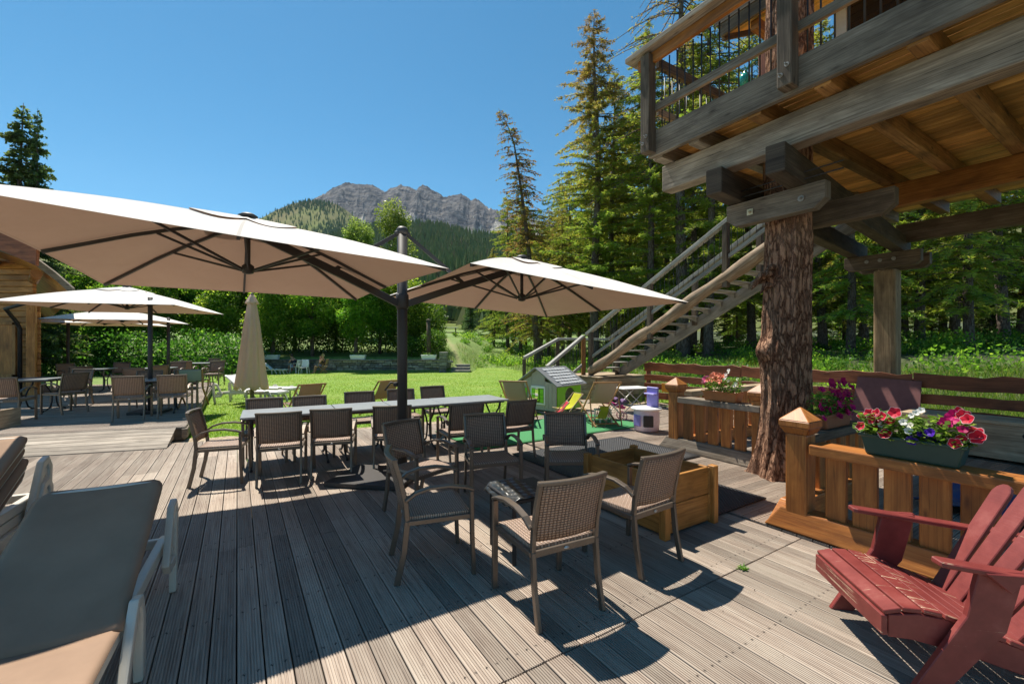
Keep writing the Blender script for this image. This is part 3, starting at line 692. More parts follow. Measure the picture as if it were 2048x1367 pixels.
# ---------------------------------------------------------------- timber balustrades
def cap_(mb, c, w, h, rz):
    P = lambda r, z: [Vector(c)+Matrix.Rotation(rz, 3, 'Z') @ Vector((a*r, b_*r, 0))+Z3*z for a, b_ in ((-1, -1), (1, -1), (1, 1), (-1, 1))]
    mb.hexa(P(w*.36, 0)+P(w*.5, h*.28)); mb.hexa(P(w*.5, h*.28+.001)+P(w*.5, h*.52)); mb.hexa(P(w*.5, h*.52+.001)+P(w*.04, h))
UA = math.atan2(UY, UX)
def balustrade(label, o, d, n, L_, slats, zr=.83, posts=(0.0,), rail_m='fencewood', slat_m='fencewood', base_m='fencewood', endcut=.2, lap=.13, name='balustrade', capped=True, group=None):
    o = Vector(o); r = wthing(name, label, 'fence', o, group); rz = math.atan2(d.y, d.x)
    for s in posts:
        mb = MB(); mb.bar(o+d*s+Z3*.0, o+d*s+Z3*(zr+.06), .175, .175, up=d); po = mb.build('post', M[slat_m], r, .012, 2)
        if capped: mb = MB(); cap_(mb, o+d*s+Z3*(zr+.061), .255, .235, rz); mb.build('post_cap', M[slat_m], po, .006)
    mb = MB(); mb.bar(o+d*lap+Z3*(zr-.045)+n*.03, o+d*L_+Z3*(zr-.045)+n*.03, .24, .09); mb.build('top_rail', M[rail_m], r, .012, 2)
    for a, b_ in slats:
        mb = MB(); m_ = o+d*(a+b_)/2+n*.02; w = abs(b_-a)
        mb.bar(m_+Z3*.165, m_+Z3*(zr-.091), .055, w, up=d); mb.build('slat', M[slat_m], r, .008)
    mb = MB()
    P = [o-d*.26+n*.13, o-d*.26-n*.11, o-d*.13-n*.09+Z3*.19, o-d*.13+n*.08+Z3*.19] if endcut else [o-d*.1+n*.13, o-d*.1-n*.11, o-d*.1-n*.09+Z3*.19, o-d*.1+n*.08+Z3*.19]
    e = o+d*L_
    mb.hexa([p+Z3*.006 for p in P]+[e+n*.13+Z3*.006, e-n*.11+Z3*.006, e-n*.09+Z3*.19, e+n*.08+Z3*.19]); mb.build('base_beam', M[base_m], r, .014, 2)
    return r
u1 = 4.33; v1 = Vu(1592, 4.25)
sl_ = [(v1-Vu(a, 4.27), v1-Vu(b_, 4.27)) for a, b_ in ((1648, 1690), (1702, 1752), (1765, 1820), (1836, 1900), (1919, 1999))]
balustrade('stocky amber timber balustrade behind the red chair, carrying the green flower trough', D(u1, v1), -V3, -U3, 4.6, sl_+[(2.35, 2.5), (2.6, 2.75), (2.85, 3.0)], .82)
sl_ = [(.24+i*.24, .24+i*.24+.15) for i in range(6)]
balustrade('short return of the amber timber balustrade running back to the tree trunk', D(4.62, v1+.17), U3, V3, 1.5, sl_, .80, posts=(), rail_m='darkwood')
u2 = 6.05; v2 = Vu(1347, 5.98)
sl_ = [(v2-Vu(a, 6.0), v2-Vu(b_, 6.0)) for a, b_ in ((1366, 1383), (1390, 1408), (1415, 1434), (1441, 1460), (1468, 1490))]
balustrade('grey railed timber balustrade left of the trunk, carrying the small flower box', D(u2, v2), -V3, -U3, 1.42, sl_, .86, posts=(0, 1.36), rail_m='greywood', base_m='greywood')
balustrade('low amber balustrade going back from the grey railed one toward the rear fence', D(u2+.22, v2-.05), U3, V3, 2.6, [(.2+i*.24, .2+i*.24+.15) for i in range(9)], .93, posts=(2.6,), rail_m='palewood', lap=.0, endcut=0)
# rear plank fence
fo = D(10.8, 9.3); r = wthing('plank_fence', 'long red-brown plank fence with a wavy bark edge in front of the forest', 'fence', fo)
dv = -V3
for (z0, z1, wav) in ((.88, 1.14, .035), (.60, .78, .01), (.34, .52, .01), (.06, .26, .01)):
    segs = [0, 3.1, 6.4, 9.6, 12.6]
    for a, b_ in zip(segs[:-1], segs[1:]):
        n = 14; ph = random.random()*9
        poly = [(a+.01+(b_-a-.02)*i/n, z0+wav*.4*math.sin(i*1.3+ph)) for i in range(n+1)]+[(a+.01+(b_-a-.02)*i/n, z1+wav*math.sin(i*1.9+ph)*math.cos(i*.7)) for i in range(n, -1, -1)]
        mb = MB(); mb.prism(poly, fo-U3*.03, dv, Z3, U3, .045); mb.build('plank', M['redwood'], r, .004)
        mb = MB()
for s in (0.08, 2.1, 4.3, 6.4, 8.5, 10.6, 12.4):
    mb = MB(); mb.bar(fo+dv*s+U3*.06-Z3*.15, fo+dv*s+U3*.06+Z3*1.05, .12, .12); mb.build('post', M['redwood'], r, .01)
for i in range(40):                                   # bark flakes on the top edge are part of the top planks' outline
    pass
# chest, leaning board, tarpaulin behind the balustrade
c0 = D(9.5, 1.1); r = wthing('wooden_chest', 'pale wooden chest with a keyhole behind the green flower trough', 'chest', c0)
mb = MB(); mb.box(c0+Z3*.3, (.6, 3.0, .5), UA, ax=1); mb.build('body', M['palewood'], r, .01)
mb = MB(); mb.box(c0+Z3*.575, (.66, 3.06, .05), UA, ax=1); mb.build('lid', M['palewood'], r, .008)
mb = MB(); mb.lathe([(0, 0), (.022, 0), (.022, .006), (0, .006)], (0, 0, 0), 12); mb.v = [tuple(c0-U3*(.3+z)+V3*(x+.2)+Z3*(.42+y*1.5)) for x, y, z in mb.v]; mb.build('keyhole', M['iron'], r)
q = D(10.45, 3.25); mb = MB(); mb.prism([(-.55, 0), (.52, .04), (.5, .92), (-.48, .95)], q+Z3*.12, -V3, (Z3*.97+U3*.24).normalized(), -U3, .02)
tag(mb.build('leaning_board', plain('faded_burgundy_board', (.20, .085, .08), .6, 0, .3, .15, .1, 12), None, .004, loc=tuple(q)), 'faded burgundy board leaning against the rear plank fence', 'board')
q = D(6.9, .75); mb = MB()
mb.slab(lambda a, b_: q+U3*(a-.5)*1.9+V3*(b_-.5)*1.7+Z3*(.1+.13*mnoise.noise((a*4, b_*4, 2))+.07*mnoise.noise((a*11, b_*11, 5))), 40, 40, .004)
tag(mb.build('tarpaulin', plain('blue_tarp', (.045, .10, .24), .32, 0, .6, .25, .15, 14), None, loc=tuple(q)), 'crumpled blue tarpaulin on the floor behind the balustrade slats', 'tarpaulin')
# ---------------------------------------------------------------- empty wooden planter
a = Vector((1.318, 3.748, 0)); LU, LV, HH = .72, 1.0, .53
r = wthing('wooden_planter', 'empty honey-coloured larch planter box between the armchairs and the balustrade', 'planter', a)
ang = UA
def pside(p, d, L_, n):
    mb = MB()
    for k in range(2):
        z0 = .02+k*(HH-.02)/2; mb.bar(p+d*.02+Z3*(z0+(HH-.02)/4-.002), p+d*(L_-.02)+Z3*(z0+(HH-.02)/4-.002), .03, (HH-.02)/2-.006)
    mb.build('side_panel', M['cratewood'], r, .004)
pside(a+V3*.045, U3, LU, V3); pside(a+V3*(LV-.045), U3, LU, V3); pside(a+U3*.045, V3, LV, U3); pside(a+U3*(LU-.045), V3, LV, U3)
for i, j in ((0, 0), (1, 0), (1, 1), (0, 1)):
    q = a+U3*(.012+i*(LU-.024))+V3*(.012+j*(LV-.024)); mb = MB(); mb.bar(q, q+Z3*(HH+.012), .07, .07, up=U3); mb.build('corner_post', M['cratewood'], r, .005)
mb = MB(); mb.box(a+U3*LU/2+V3*LV/2+Z3*.05, (LU-.12, LV-.12, .03), ang, ax=1); mb.build('bottom', M['cratewood'], r)
# ---------------------------------------------------------------- flower troughs
M['leaf'] = leafy('petunia_leaves', [(0, (.05, .12, .02)), (.6, (.12, .24, .04)), (1, (.22, .34, .07))], .45, .45, 0)
def petal(name, c1, c2):
    m, nt, b = newmat(name); t = nt.nodes.new('ShaderNodeTexCoord')
    g = ramp(nt, coords_len(nt), [(0, tuple(x*.35 for x in c1)), (.3, c1), (.9, c1), (1, c2)])
    L(nt, g, b.inputs['Base Color']); b.inputs['Roughness'].default_value = .5; b.inputs['Specular IOR Level'].default_value = .2
    tr = nt.nodes.new('ShaderNodeBsdfTranslucent'); L(nt, g, tr.inputs[0]); mx = nt.nodes.new('ShaderNodeMixShader'); mx.inputs[0].default_value = .35
    L(nt, b.outputs[0], mx.inputs[1]); L(nt, tr.outputs[0], mx.inputs[2]); L(nt, mx.outputs[0], nt.nodes['Material Output'].inputs[0]); return m
def coords_len(nt):
    u = nt.nodes.new('ShaderNodeUVMap'); u.uv_map = 'UVMap'; s_ = nt.nodes.new('ShaderNodeSeparateXYZ'); L(nt, u.outputs[0], s_.inputs[0]); return s_.outputs[1]
M['p_red'] = petal('red_white_edged_petals', (.62, .02, .05), (.85, .7, .72)); M['p_mag'] = petal('magenta_petals', (.55, .01, .16), (.62, .03, .2))
M['p_dark'] = petal('crimson_petals', (.36, .006, .09), (.45, .02, .12)); M['p_vio'] = petal('violet_petals', (.09, .02, .42), (.16, .06, .6))
M['p_white'] = petal('white_petals', (.8, .78, .72), (.85, .85, .82)); M['p_sal'] = petal('salmon_petals', (.72, .22, .13), (.8, .4, .3)); M['p_pink'] = petal('pink_petals', (.75, .12, .3), (.8, .35, .5))
def bloom(c, nrm, R, m, parent, name='bloom'):
    nrm = Vector(nrm).normalized(); x = nrm.cross(Vector((.3, .2, 1))).normalized(); y = nrm.cross(x)
    ph = random.random()*6
    mb = MB()
    def fn(a, b_):
        th = a*2*PI; rr = R*b_*(1+.10*math.cos(5*th+ph)+.03*math.sin(11*th+ph)); dz = R*(.55*b_**.6-.42)+R*.12*b_*math.sin(5*th+ph+1)
        return Vector(c)+x*rr*math.cos(th)+y*rr*math.sin(th)+nrm*dz
    mb.grid(fn, 20, 4); return mb.build(name, m, parent)
def foliage(c, du, dn, h, n, size, m, parent, droop=.25):
    V = []
    for _ in range(n):
        p = Vector(c)+du*random.uniform(-.5, .5)+dn*random.uniform(-.62, .62)+Z3*(h*random.random()**1.4)
        a = random.uniform(0, 2*PI); d = Vector((math.cos(a), math.sin(a), random.uniform(-.3, .9))).normalized(); s_ = d.cross(Vector((random.gauss(0, .4), random.gauss(0, .4), 1))).normalized()
        l = size*random.uniform(.6, 1.3); w_ = l*.32
        V += [p, p+d*l*.45+s_*w_, p+d*l, p+d*l*.45-s_*w_]
    return cloud('foliage', np.array([tuple(v) for v in V]), rng.uniform(0, 1, n), m, parent)
def trough(label, c, d, n, Lx, wd, h, boxm, fh, blooms, lab2=None, nf=900, fsize=.045):
    r = wthing('flower_trough', label, 'flower box', c, 'flower boxes on the balustrades'); c = Vector(c)
    mb = MB(); q = lambda s_, t_, z, k: c+d*s_*(Lx/2*k)+n*t_*(wd/2*k)+Z3*z
    mb.hexa([q(a, b_, 0, .88) for a, b_ in ((-1, -1), (1, -1), (1, 1), (-1, 1))]+[q(a, b_, h, 1) for a, b_ in ((-1, -1), (1, -1), (1, 1), (-1, 1))])
    mb.build('box', boxm, r, .02, 3)
    mb = MB()
    for s_ in (-1, 1):
        mb.bar(c+n*s_*(wd/2)+d*-(Lx/2+.008)+Z3*(h-.008), c+n*s_*(wd/2)+d*(Lx/2+.008)+Z3*(h-.008), .02, .026)
        mb.bar(c+d*s_*(Lx/2)-n*(wd/2-.01)+Z3*(h-.008), c+d*s_*(Lx/2)+n*(wd/2-.01)+Z3*(h-.008), .02, .026)
    mb.build('rim', boxm, r, .006)
    foliage(c+Z3*(h-.01), d*Lx*1.02, n*wd, fh, nf, fsize, M['leaf'], r)
    for (s_, z, R, mk) in blooms:
        p = c+d*Lx*s_+n*wd*random.uniform(.1, .75)+Z3*(h+z)
        bloom(p, n*1.0+Z3*random.uniform(.1, .9)+d*random.uniform(-.6, .6), R*1.05, M[mk], r)
    return r
va, vb = Vu(1726, 4.28), Vu(1936, 4.28); cen = D(4.30, (va+vb)/2, .821)
gt = plain('dark_green_plastic', (.022, .06, .045), .4, 0, .5, .1, .03, 20)
bl = [(-.5, .13, .036, 'p_red'), (-.47, .06, .034, 'p_red'), (-.42, .16, .036, 'p_red'), (-.37, .12, .038, 'p_red'), (-.36, .05, .03, 'p_red'), (-.30, .10, .036, 'p_red'), (-.26, .15, .036, 'p_red'), (-.33, .17, .034, 'p_red'),
      (-.22, .02, .042, 'p_red'), (-.13, .19, .04, 'p_red'), (-.18, .12, .035, 'p_red'), (.06, .20, .022, 'p_white'), (.1, .22, .022, 'p_white'), (.03, .18, .02, 'p_white'), (.0, .10, .026, 'p_white'), (-.03, .13, .024, 'p_white'), (.02, .07, .024, 'p_white'), (-.28, .08, .022, 'p_white'),
      (.04, -.0, .032, 'p_vio'), (.12, .06, .03, 'p_vio'), (.2, .01, .042, 'p_vio'), (.22, .08, .03, 'p_vio'), (.33, .15, .04, 'p_mag'), (.37, .18, .04, 'p_mag'), (.4, .21, .038, 'p_mag'), (.44, .23, .04, 'p_red'), (.49, .22, .038, 'p_red'), (.53, .2, .036, 'p_red'),
      (.42, .02, .036, 'p_red'), (.46, .05, .03, 'p_red'), (.56, .1, .05, 'p_red'), (.60, .08, .045, 'p_red'), (.50, .13, .028, 'p_dark')]
random.seed(11)
trough('dark green plastic trough of red, white and violet petunias on the near balustrade', cen, -V3, -U3, va-vb, .19, .16, gt, .17, bl, nf=1300, fsize=.05)
random.seed(12); pts = [(random.uniform(-.62, .62), random.uniform(-.02, .34), random.uniform(.03, .045), random.choice(('p_dark', 'p_dark', 'p_mag', 'p_dark'))) for _ in range(44)]
terra = plain('terracotta_plastic', (.30, .11, .05), .5, 0, .4, .1, .03, 20)
trough('terracotta trough of crimson petunias in the shade right of the trunk', D(5.42, v1+.2, .805), U3, -V3, .62, .19, .15, terra, .22, pts, nf=700)
random.seed(13)
pts = [(-.36, .17, .05, 'p_pink'), (-.42, .14, .04, 'p_pink')]+[(random.uniform(-.28, .2), random.uniform(.12, .26), .035, 'p_sal') for _ in range(16)]+[(.22+random.uniform(-.02, .02), .16+i*.03, .022, 'p_white') for i in range(6)]+[(.44+random.uniform(-.03, .03), .1+i*.03, .022, 'p_white') for i in range(4)]
trough('small orange trough of salmon and pink flowers left of the trunk', D(6.02, (Vu(1410, 6.0)+Vu(1480, 6.0))/2, .861), -V3, -U3, Vu(1410, 6.0)-Vu(1480, 6.0), .2, .15, plain('orange_plastic', (.42, .16, .055), .45, 0, .4, .1, .03, 20), .2, pts, nf=700)
# ---------------------------------------------------------------- red adirondack chair
def redmat(th=.80):
    m, nt, b = newmat('worn_red_paint')
    g = noise(nt, coords(nt, 'UV', (1.3, 58, 1)), 1, 7, .7, .3); o = noise(nt, coords(nt, 'Object'), 5, 5, .65)
    c = ramp(nt, o, [(.3, (.135, .018, .016)), (.55, (.20, .034, .029)), (.75, (.265, .068, .057))])
    e = nt.nodes.new('ShaderNodeNewGeometry')
    w_ = math_(nt, 'ADD', math_(nt, 'MULTIPLY', g, .9), math_(nt, 'MULTIPLY', o, .35)); w_ = math_(nt, 'ADD', w_, math_(nt, 'MULTIPLY', tintv(nt), .12))
    c = mixc(nt, ramp(nt, w_, [(th, (0, 0, 0)), (th+.022, (1, 1, 1))]), c, (.50, .36, .24))
    L(nt, c, b.inputs['Base Color']); b.inputs['Roughness'].default_value = .48; bump(nt, b, g, .25, .004); return m
M['red'] = redmat(.86); M['red_worn'] = redmat(.785)
OA = Vector((2.046, 2.451, 0)); bb = Vector((.985, -.174, 0)); ww = Vector((.174, .985, 0))
def P_(a, s_, z): return OA+bb*a+ww*s_+Z3*z
r = wthing('adirondack_chair', 'worn red adirondack chair with slatted fan back at the right edge', 'chair', OA)
SC = -.03
for s_ in (-.36, .33):
    mb = MB(); mb.prism([(-.07, 0), (.06, 0), (.33, .34), (.40, .625), (.22, .625), (.17, .40)], P_(0, s_+SC*0, 0), bb, Z3, ww, .032); mb.build('front_leg', M['red'], r, .004)
    mb = MB(); mb.prism([(.20, .625), (.40, .625), (.40, .60), (.34, .585), (.30, .54)], P_(.02, s_+(.035 if s_ > 0 else -.035), 0), bb, Z3, ww, .03); mb.build('arm_bracket', M['red'], r, .003)
    n = 10; poly = [(.02, -.042), (.5, -.042), (.97, -.034), (1.0, 0), (.97, .034), (.5, .042), (.02, .042), (.0, .03), (.0, -.03)]
    ax = (bb*1.0-Z3*.12).normalized(); mb = MB(); mb.prism(poly, P_(.05, s_, .645), ax, ww, ax.cross(ww), .026); mb.build('armrest', M['red'], r, .005)
    q = s_+(-.05 if s_ > 0 else .05)
    mb = MB(); mb.prism([(-.13, .24), (-.13, .35), (0, .365), (.15, .345), (.35, .27), (.55, .205), (.95, .13), (1.12, .02), (.98, .0), (.85, .03), (.5, .10), (.2, .19), (-.02, .235)], P_(0, q, 0), bb, Z3, ww, .034); mb.build('side_rail', M['red'], r, .004)
mb = MB(); mb.bar(P_(-.15, -.335, .30), P_(-.15, .305, .30), .026, .10); mb.build('front_apron', M['red_worn'], r, .004)
for i, (a, z) in enumerate(((-.115, .372), (-.03, .384), (.058, .378), (.146, .356), (.234, .325), (.322, .293), (.41, .262))):
    t_ = (Vector((1, 0, 0)))
    sl2 = -.05 if i < 1 else (.05 if i == 1 else .2+.03*i)
    sl2 = (-.25, -.0, .16, .3, .36, .36, .36)[i]
    mb = MB(); x_ = (bb-Z3*sl2).normalized(); mb.prism([(-.039, -.335), (.039, -.335), (.039, .305), (-.039, .305)], P_(a, 0, z), x_, ww, x_.cross(ww), .022); mb.build('seat_slat', M['red_worn'], r, .003)
bd = (bb*.56+Z3*.83).normalized()
for i in range(5):
    s0 = -.015+(i-2)*.108; fan = (i-2)*.055; l = (.78, .86, .90, .86, .78)[i]
    d_ = (bd+ww*fan).normalized(); sx = (ww-d_*ww.dot(d_)).normalized()
    poly = [(-.048, 0), (.048, 0), (.056, l*.9)]+[(.056*math.cos(t), l*.9+.07*math.sin(t)) for t in np.linspace(.25, PI-.25, 6)]+[(-.056, l*.9)]
    mb = MB(); mb.prism(poly, P_(.43, s0, .215), sx, d_, sx.cross(d_), .024); mb.build('back_slat', M['red'], r, .004)
mb = MB(); mb.bar(P_(.56, -.34, .26), P_(.56, .31, .26), .07, .03, up=bd); mb.bar(P_(.82, -.36, .56), P_(.82, .33, .56), .07, .03, up=bd); mb.build('back_rail', M['red'], r, .003)
# ---------------------------------------------------------------- sun loungers
def make_lounger(label, back_h, back_l, sling, group=None):
    t = thing('sun_lounger', label, 'sun lounger', (0, 0, 0), 0, group); hy, hz = 1.14, .36; off = back_l-.8
    by, bz = hy+back_l, hz+back_h
    mb = MB()
    for s_ in (-1, 1): mb.sqtube([(s_*.255, .02, .32), (s_*.255, .3, .335), (s_*.255, 2.1+off, .335), (s_*.255, 2.2+off, .32)], .05, .07)
    mb.bar((-.25, .04, .32), (.25, .04, .32), .05, .06); mb.bar((-.25, 2.16+off, .32), (.25, 2.16+off, .32), .05, .06); mb.bar((-.25, hy-.06, .30), (.25, hy-.06, .30), .06, .05)
    mb.build('frame', M['plastic'], t, .012, 2)
    mb = MB()
    for s_ in (-1, 1): mb.sqtube([(s_*.25, hy, hz-.015), (s_*.262, by-.06, bz-.045), (s_*.23, by-.01, bz-.012)], .045, .036)
    mb.sqtube([(-.24, by-.01, bz-.012), (.24, by-.01, bz-.012)], .04, .04); mb.build('back_frame', M['plastic'], t, .01, 2)
    for s_ in (-1, 1):
        for lp in ([(1.19, .0), (1.20, .30), (1.17, .405), (1.10, .42), (1.05, .36), (.86, .10), (.84, .0)], [(.40, .0), (.42, .28), (.39, .38), (.32, .385), (.28, .33), (.14, .1), (.12, 0)], [(2.22, .0), (2.25, .22), (2.27, .54), (2.23, .60), (2.16, .58), (1.99, .28), (2.03, .235), (2.2, .225)]):
            mb = MB(); mb.sqtube([(s_*.315, y+(off-.13*(back_l > .9) if y > 1.5 else off if y > .8 else 0), z) for y, z in lp], .042, .062); mb.build('leg', M['plastic'], t, .012, 2)
        for y in (2.0+off, .35): mb = MB(); mb.bar((s_*.26, y, .32), (s_*.33, y, .32), .05, .05); mb.build('bracket', M['plastic'], t, .008)
    ln = back_h > 0.05
    def sg(a, b_):
        y = .05+(hy-.03)*b_; w = .285; x = (a-.5)*2*w; e = abs(a-.5)*2
        return (x, y, .378-.014*math.cos(a*PI-PI/2)-.03*max(0, e-.9)*10*.6)
    def sb(a, b_):
        w = .294-.03*max(0, (b_-.9)*10)**2; x = (a-.5)*2*w; e = abs(a-.5)*2; q = Vector((0, hy-.005+(by-hy)*1.02*b_, hz+.0+(bz-hz)*1.01*b_)); nn = Vector((0, -(bz-hz), by-hy)).normalized()
        q = q+nn*(.022-.016*math.cos(a*PI-PI/2)*(1-b_*.5)-.03*max(0, e-.9)*10*.6-.05*max(0, b_-.95)*10*.6); q.x = x
        return q
    mb = MB(); mb.slab(sg, 20, 10, .008); mb.build('seat_sling', sling, t)
    mb = MB(); mb.slab(sb, 20, 24, .008); mb.build('back_sling', sling, t)
    return t
l0 = make_lounger('beige sun lounger with raised back, half shaded, in the left foreground', .44, .94, M['sling'])
l0.location = D(0, 0); la = math.atan2(V3.y, V3.x)-PI/2
# head right corner falls near (-2.25, 2.80)
hr = Vector((-2.27, 2.83, 0)); Vd = Vector((-.49, .872, 0)); Ud = Vector((.872, .49, 0)); la = la-rad(2.9); l0.location = hr-Vd*2.08-Ud*.285; l0.rotation_euler = (0, 0, la)
cs = A(60, 3.1); base = cs-Vd*2.08-Ud*.285
for i, lab in enumerate(('topmost sun lounger of the stack at the left edge', 'second sun lounger from the top of the stack at the left edge', 'third sun lounger from the top of the stack at the left edge', 'bottom sun lounger standing on the deck, lowest of the stack at the left edge')):
    dup(l0, base+Z3*(.225-.075*i)+U3*.012*((i*7) % 3-1)-V3*.015*i, la+rad((i*5) % 3-1)*.3, lab, 'sun loungers stacked at the left edge')
l2 = make_lounger('white sun lounger on the lawn beside the folded parasol, its back raised', .50, .62, M['white'], 'white sun loungers on the lawn')
l2.location = (-6.95, 13.3, -.1); l2.rotation_euler = (0, 0, rad(84))
dup(l2, (-7.2, 14.5, -.1), rad(85), 'white sun lounger on the lawn, just behind the one beside the folded parasol')
# ---------------------------------------------------------------- the old trunk that carries the tree house
def barkmat(name, c1, c2, c3, sc=1.0):
    m, nt, b = newmat(name); co = coords(nt, 'Object', (1, 1, .27)); c2_ = coords(nt, 'Object', (1, 1, .6))
    wq = nt.nodes.new('ShaderNodeVectorMath'); wq.operation = 'MULTIPLY_ADD'; nz = N(nt, 'ShaderNodeTexNoise', Scale=7*sc, Detail=6.0, Roughness=.65); L(nt, co, nz.inputs['Vector']); L(nt, nz.outputs['Color'], wq.inputs[0]); wq.inputs[1].default_value = (.22/sc,)*3; L(nt, co, wq.inputs[2])
    vo = N(nt, 'ShaderNodeTexVoronoi', Scale=16*sc); vo.feature = 'DISTANCE_TO_EDGE'; L(nt, wq.outputs[0], vo.inputs['Vector'])
    vs = N(nt, 'ShaderNodeTexVoronoi', Scale=34*sc); L(nt, c2_, vs.inputs['Vector'])
    n = noise(nt, c2_, 55*sc, 7, .7); n2 = noise(nt, coords(nt, 'Object', (1, 1, .6)), 2.6, 5, .65)
    h = math_(nt, 'ADD', math_(nt, 'MULTIPLY', math_(nt, 'MINIMUM', math_(nt, 'MULTIPLY', vo.outputs['Distance'], 3.0), .55), math_(nt, 'MULTIPLY_ADD', n2, 1.2, .3)), math_(nt, 'ADD', math_(nt, 'MULTIPLY', n, .4), math_(nt, 'MULTIPLY', vs.outputs['Distance'], .16)))
    c = ramp(nt, h, [(.2, c3), (.42, c1), (.75, c2)]); c = hsv(nt, c, v=math_(nt, 'MULTIPLY_ADD', vs.outputs['Color'], .5, .75)); c = mixc(nt, ramp(nt, n2, [(.48, (0, 0, 0)), (.68, (.6, .6, .6))]), c, (c2[0]*1.15, c2[1]*1.3, c2[2]*1.45))
    L(nt, c, b.inputs['Base Color']); b.inputs['Roughness'].default_value = .9; b.inputs['Specular IOR Level'].default_value = .15; bump(nt, b, h, 1.0, .05*min(1, 1/sc)); return m
M['bark'] = barkmat('larch_bark', (.215, .10, .06), (.38, .21, .13), (.045, .02, .013))
M['rust'] = plain('dull_zinc', (.30, .28, .25), .55, .6, .4, .3, .1, 90)
ct = D(6.05, 2.86); ct.z = 0
tr = wthing('larch_tree', 'thick old larch trunk rising through the deck and the tree house', 'tree', ct)
def tp(z):
    zs = [0, .5, 1, 2, 4, 11]; ox = [-.10, -.06, -.03, -.01, 0, 0]; rr = [.315, .285, .272, .262, .25, .22]
    return ct+Vector((float(np.interp(z, zs, ox)), float(np.interp(z, zs, ox))*-.2, z)), float(np.interp(z, zs, rr))
def tf(a, b_):
    z = 10.5*b_**1.25-.05; c, r0 = tp(max(0, z)); th = a*2*PI; ca, sa = math.cos(th), math.sin(th)
    rg = mnoise.noise((ca*5.5, sa*5.5, z*.55))*.045+mnoise.noise((ca*12, sa*12, z*1.3))*.022+mnoise.noise((ca*3, sa*3, z*2.5))*.02
    fl = max(0, .55-z)/.55; rr = r0+rg+fl**2*.09*(.5+.5*math.sin(th*5+1))
    bz = math.exp(-((z-1.62)/.12)**2)*max(0, math.cos(th-PI*1.06))**6*.095             # burl
    bz += math.exp(-((z-1.5)/.30)**2)*max(0, math.cos(th-PI*1.06))**3*.05
    return c+Vector((ca*(rr+bz), sa*(rr+bz), 0))
mb = MB(); mb.grid(lambda a, b_: tf(1-a, b_), 120, 240); mb.build('trunk', M['bark'], tr)
mb = MB()
for z, an, l in ((2.62, PI*1.02, .3), (2.66, PI*1.08, .36), (2.58, PI*.95, .25), (2.72, PI*1.12, .22), (2.5, PI*1.04, .2)):
    c, r0 = tp(z); d = Vector((math.cos(an), math.sin(an), -.25)); p = c+d*r0*.8
    mb.tube([p, p+d*l*.6+Vector((0, 0, .03)), p+d*l+Vector((0, -.03, -.06))], [.05, .035, .006], 7)
mb.build('stub_branch', M['bark'], tr)
# ---------------------------------------------------------------- tree house
th = wthing('tree_house', 'weathered timber tree house deck on heavy beams around the old trunk', 'tree house', D(8, 1))
G1, G2, G3 = M['greywood'], M['darkwood'], M['orangewood']
def bu(u0, u1_, v, z0, z1, w, m, name, bev=.012):      # timber along u
    mb = MB(); mb.bar(D(u0, v, (z0+z1)/2), D(u1_, v, (z0+z1)/2), w, z1-z0); return mb.build(name, m, th, bev, 2)
def bv(v0, v1_, u, z0, z1, w, m, name, bev=.012):      # timber along v
    mb = MB(); mb.bar(D(u, v0, (z0+z1)/2), D(u, v1_, (z0+z1)/2), w, z1-z0); return mb.build(name, m, th, bev, 2)
bv(4.10, -4.2, 5.22, 3.862, 4.22, .22, G1, 'main_beam', .02)
bv(3.05, -4.2, 8.85, 3.862, 4.22, .2, G3, 'main_beam', .02)
bv(3.3, -4.2, 11.35, 3.74, 4.10, .2, G2, 'main_beam', .02)
bv(4.07, -4.2, 4.83, 4.25, 4.60, .07, G1, 'fascia_beam', .012)
jm = [G1, G2, G3, G3, G3]
for i, v in enumerate((3.98, Vu(1400, 5), Vu(1521, 5), Vu(1657, 5), Vu(1846, 5), -.15, -.95, -1.75, -2.6, -3.4)):
    bu(4.87, 11.6, v, 4.226, 4.43, .15, (M['joistwood'] if 'joistwood' in M else G3) if i > 1 else G1, 'joist', .012)
mb = MB(); u = 4.88
while u < 11.6:
    w = random.uniform(.115, .135); mb.bar(D(u+w/2, 4.06, 4.455), D(u+w/2, -4.2, 4.455), w-.006, .04); u += w
mb.build('floor_planks', M['plankwood'], th)
bd_ = Vector((.774, .632, 0)).normalized()
for p in ((2.84, 4.70), (2.483, 5.36)):
    p = Vector((*p, 3.70)); mb = MB(); mb.bar(p, p+bd_*6.9, .2, .318); mb.build('carrier_beam', M['blackwood'], th, .02, 2)
def clasp(u, v0, v1_, z0, z1, t_, m, cut=.1):
    mb = MB(); L_ = v0-v1_; poly = [(0, z0+cut), (0, z1), (L_, z1), (L_, z0+cut), (L_-cut*1.2, z0), (cut*1.2, z0)]
    mb.prism(poly, D(u, v0), -V3, Z3, U3, t_); return mb.build('clasp_beam', m, th, .01, 2)
c1 = clasp(5.62, 3.40, 2.24, 3.24, 3.535, .15, G1); clasp(6.52, 3.3, 1.9, 3.24, 3.535, .15, G2)
def nut(u, v, z, sq, par, R=.036):
    mb = MB(); p = D(u, v, z)
    if sq: mb.bar(p, p-U3*.012, .075, .075, up=Z3)
    else: mb.tube([p, p-U3*.012], R, 16)
    mb.tube([p-U3*.012, p-U3*.035], R*.5, 6, smooth=False); mb.tube([p-U3*.03, p-U3*.055], R*.25, 8); mb.build('bolt', M['rust'] if not sq else plain('zinc_plate', (.5, .44, .3), .5, .5), par)
nut(5.545, Vu(1500, 5.54), 3.38, True, c1); nut(5.545, Vu(1602, 5.54), 3.385, False, c1)
for z in (3.585, 3.665):
    mb = MB(); mb.tube([D(5.5, 3.2, z), D(5.5, 2.05, z+.0)], .008, 8); mb.build('threaded_rod', M['iron'], th)
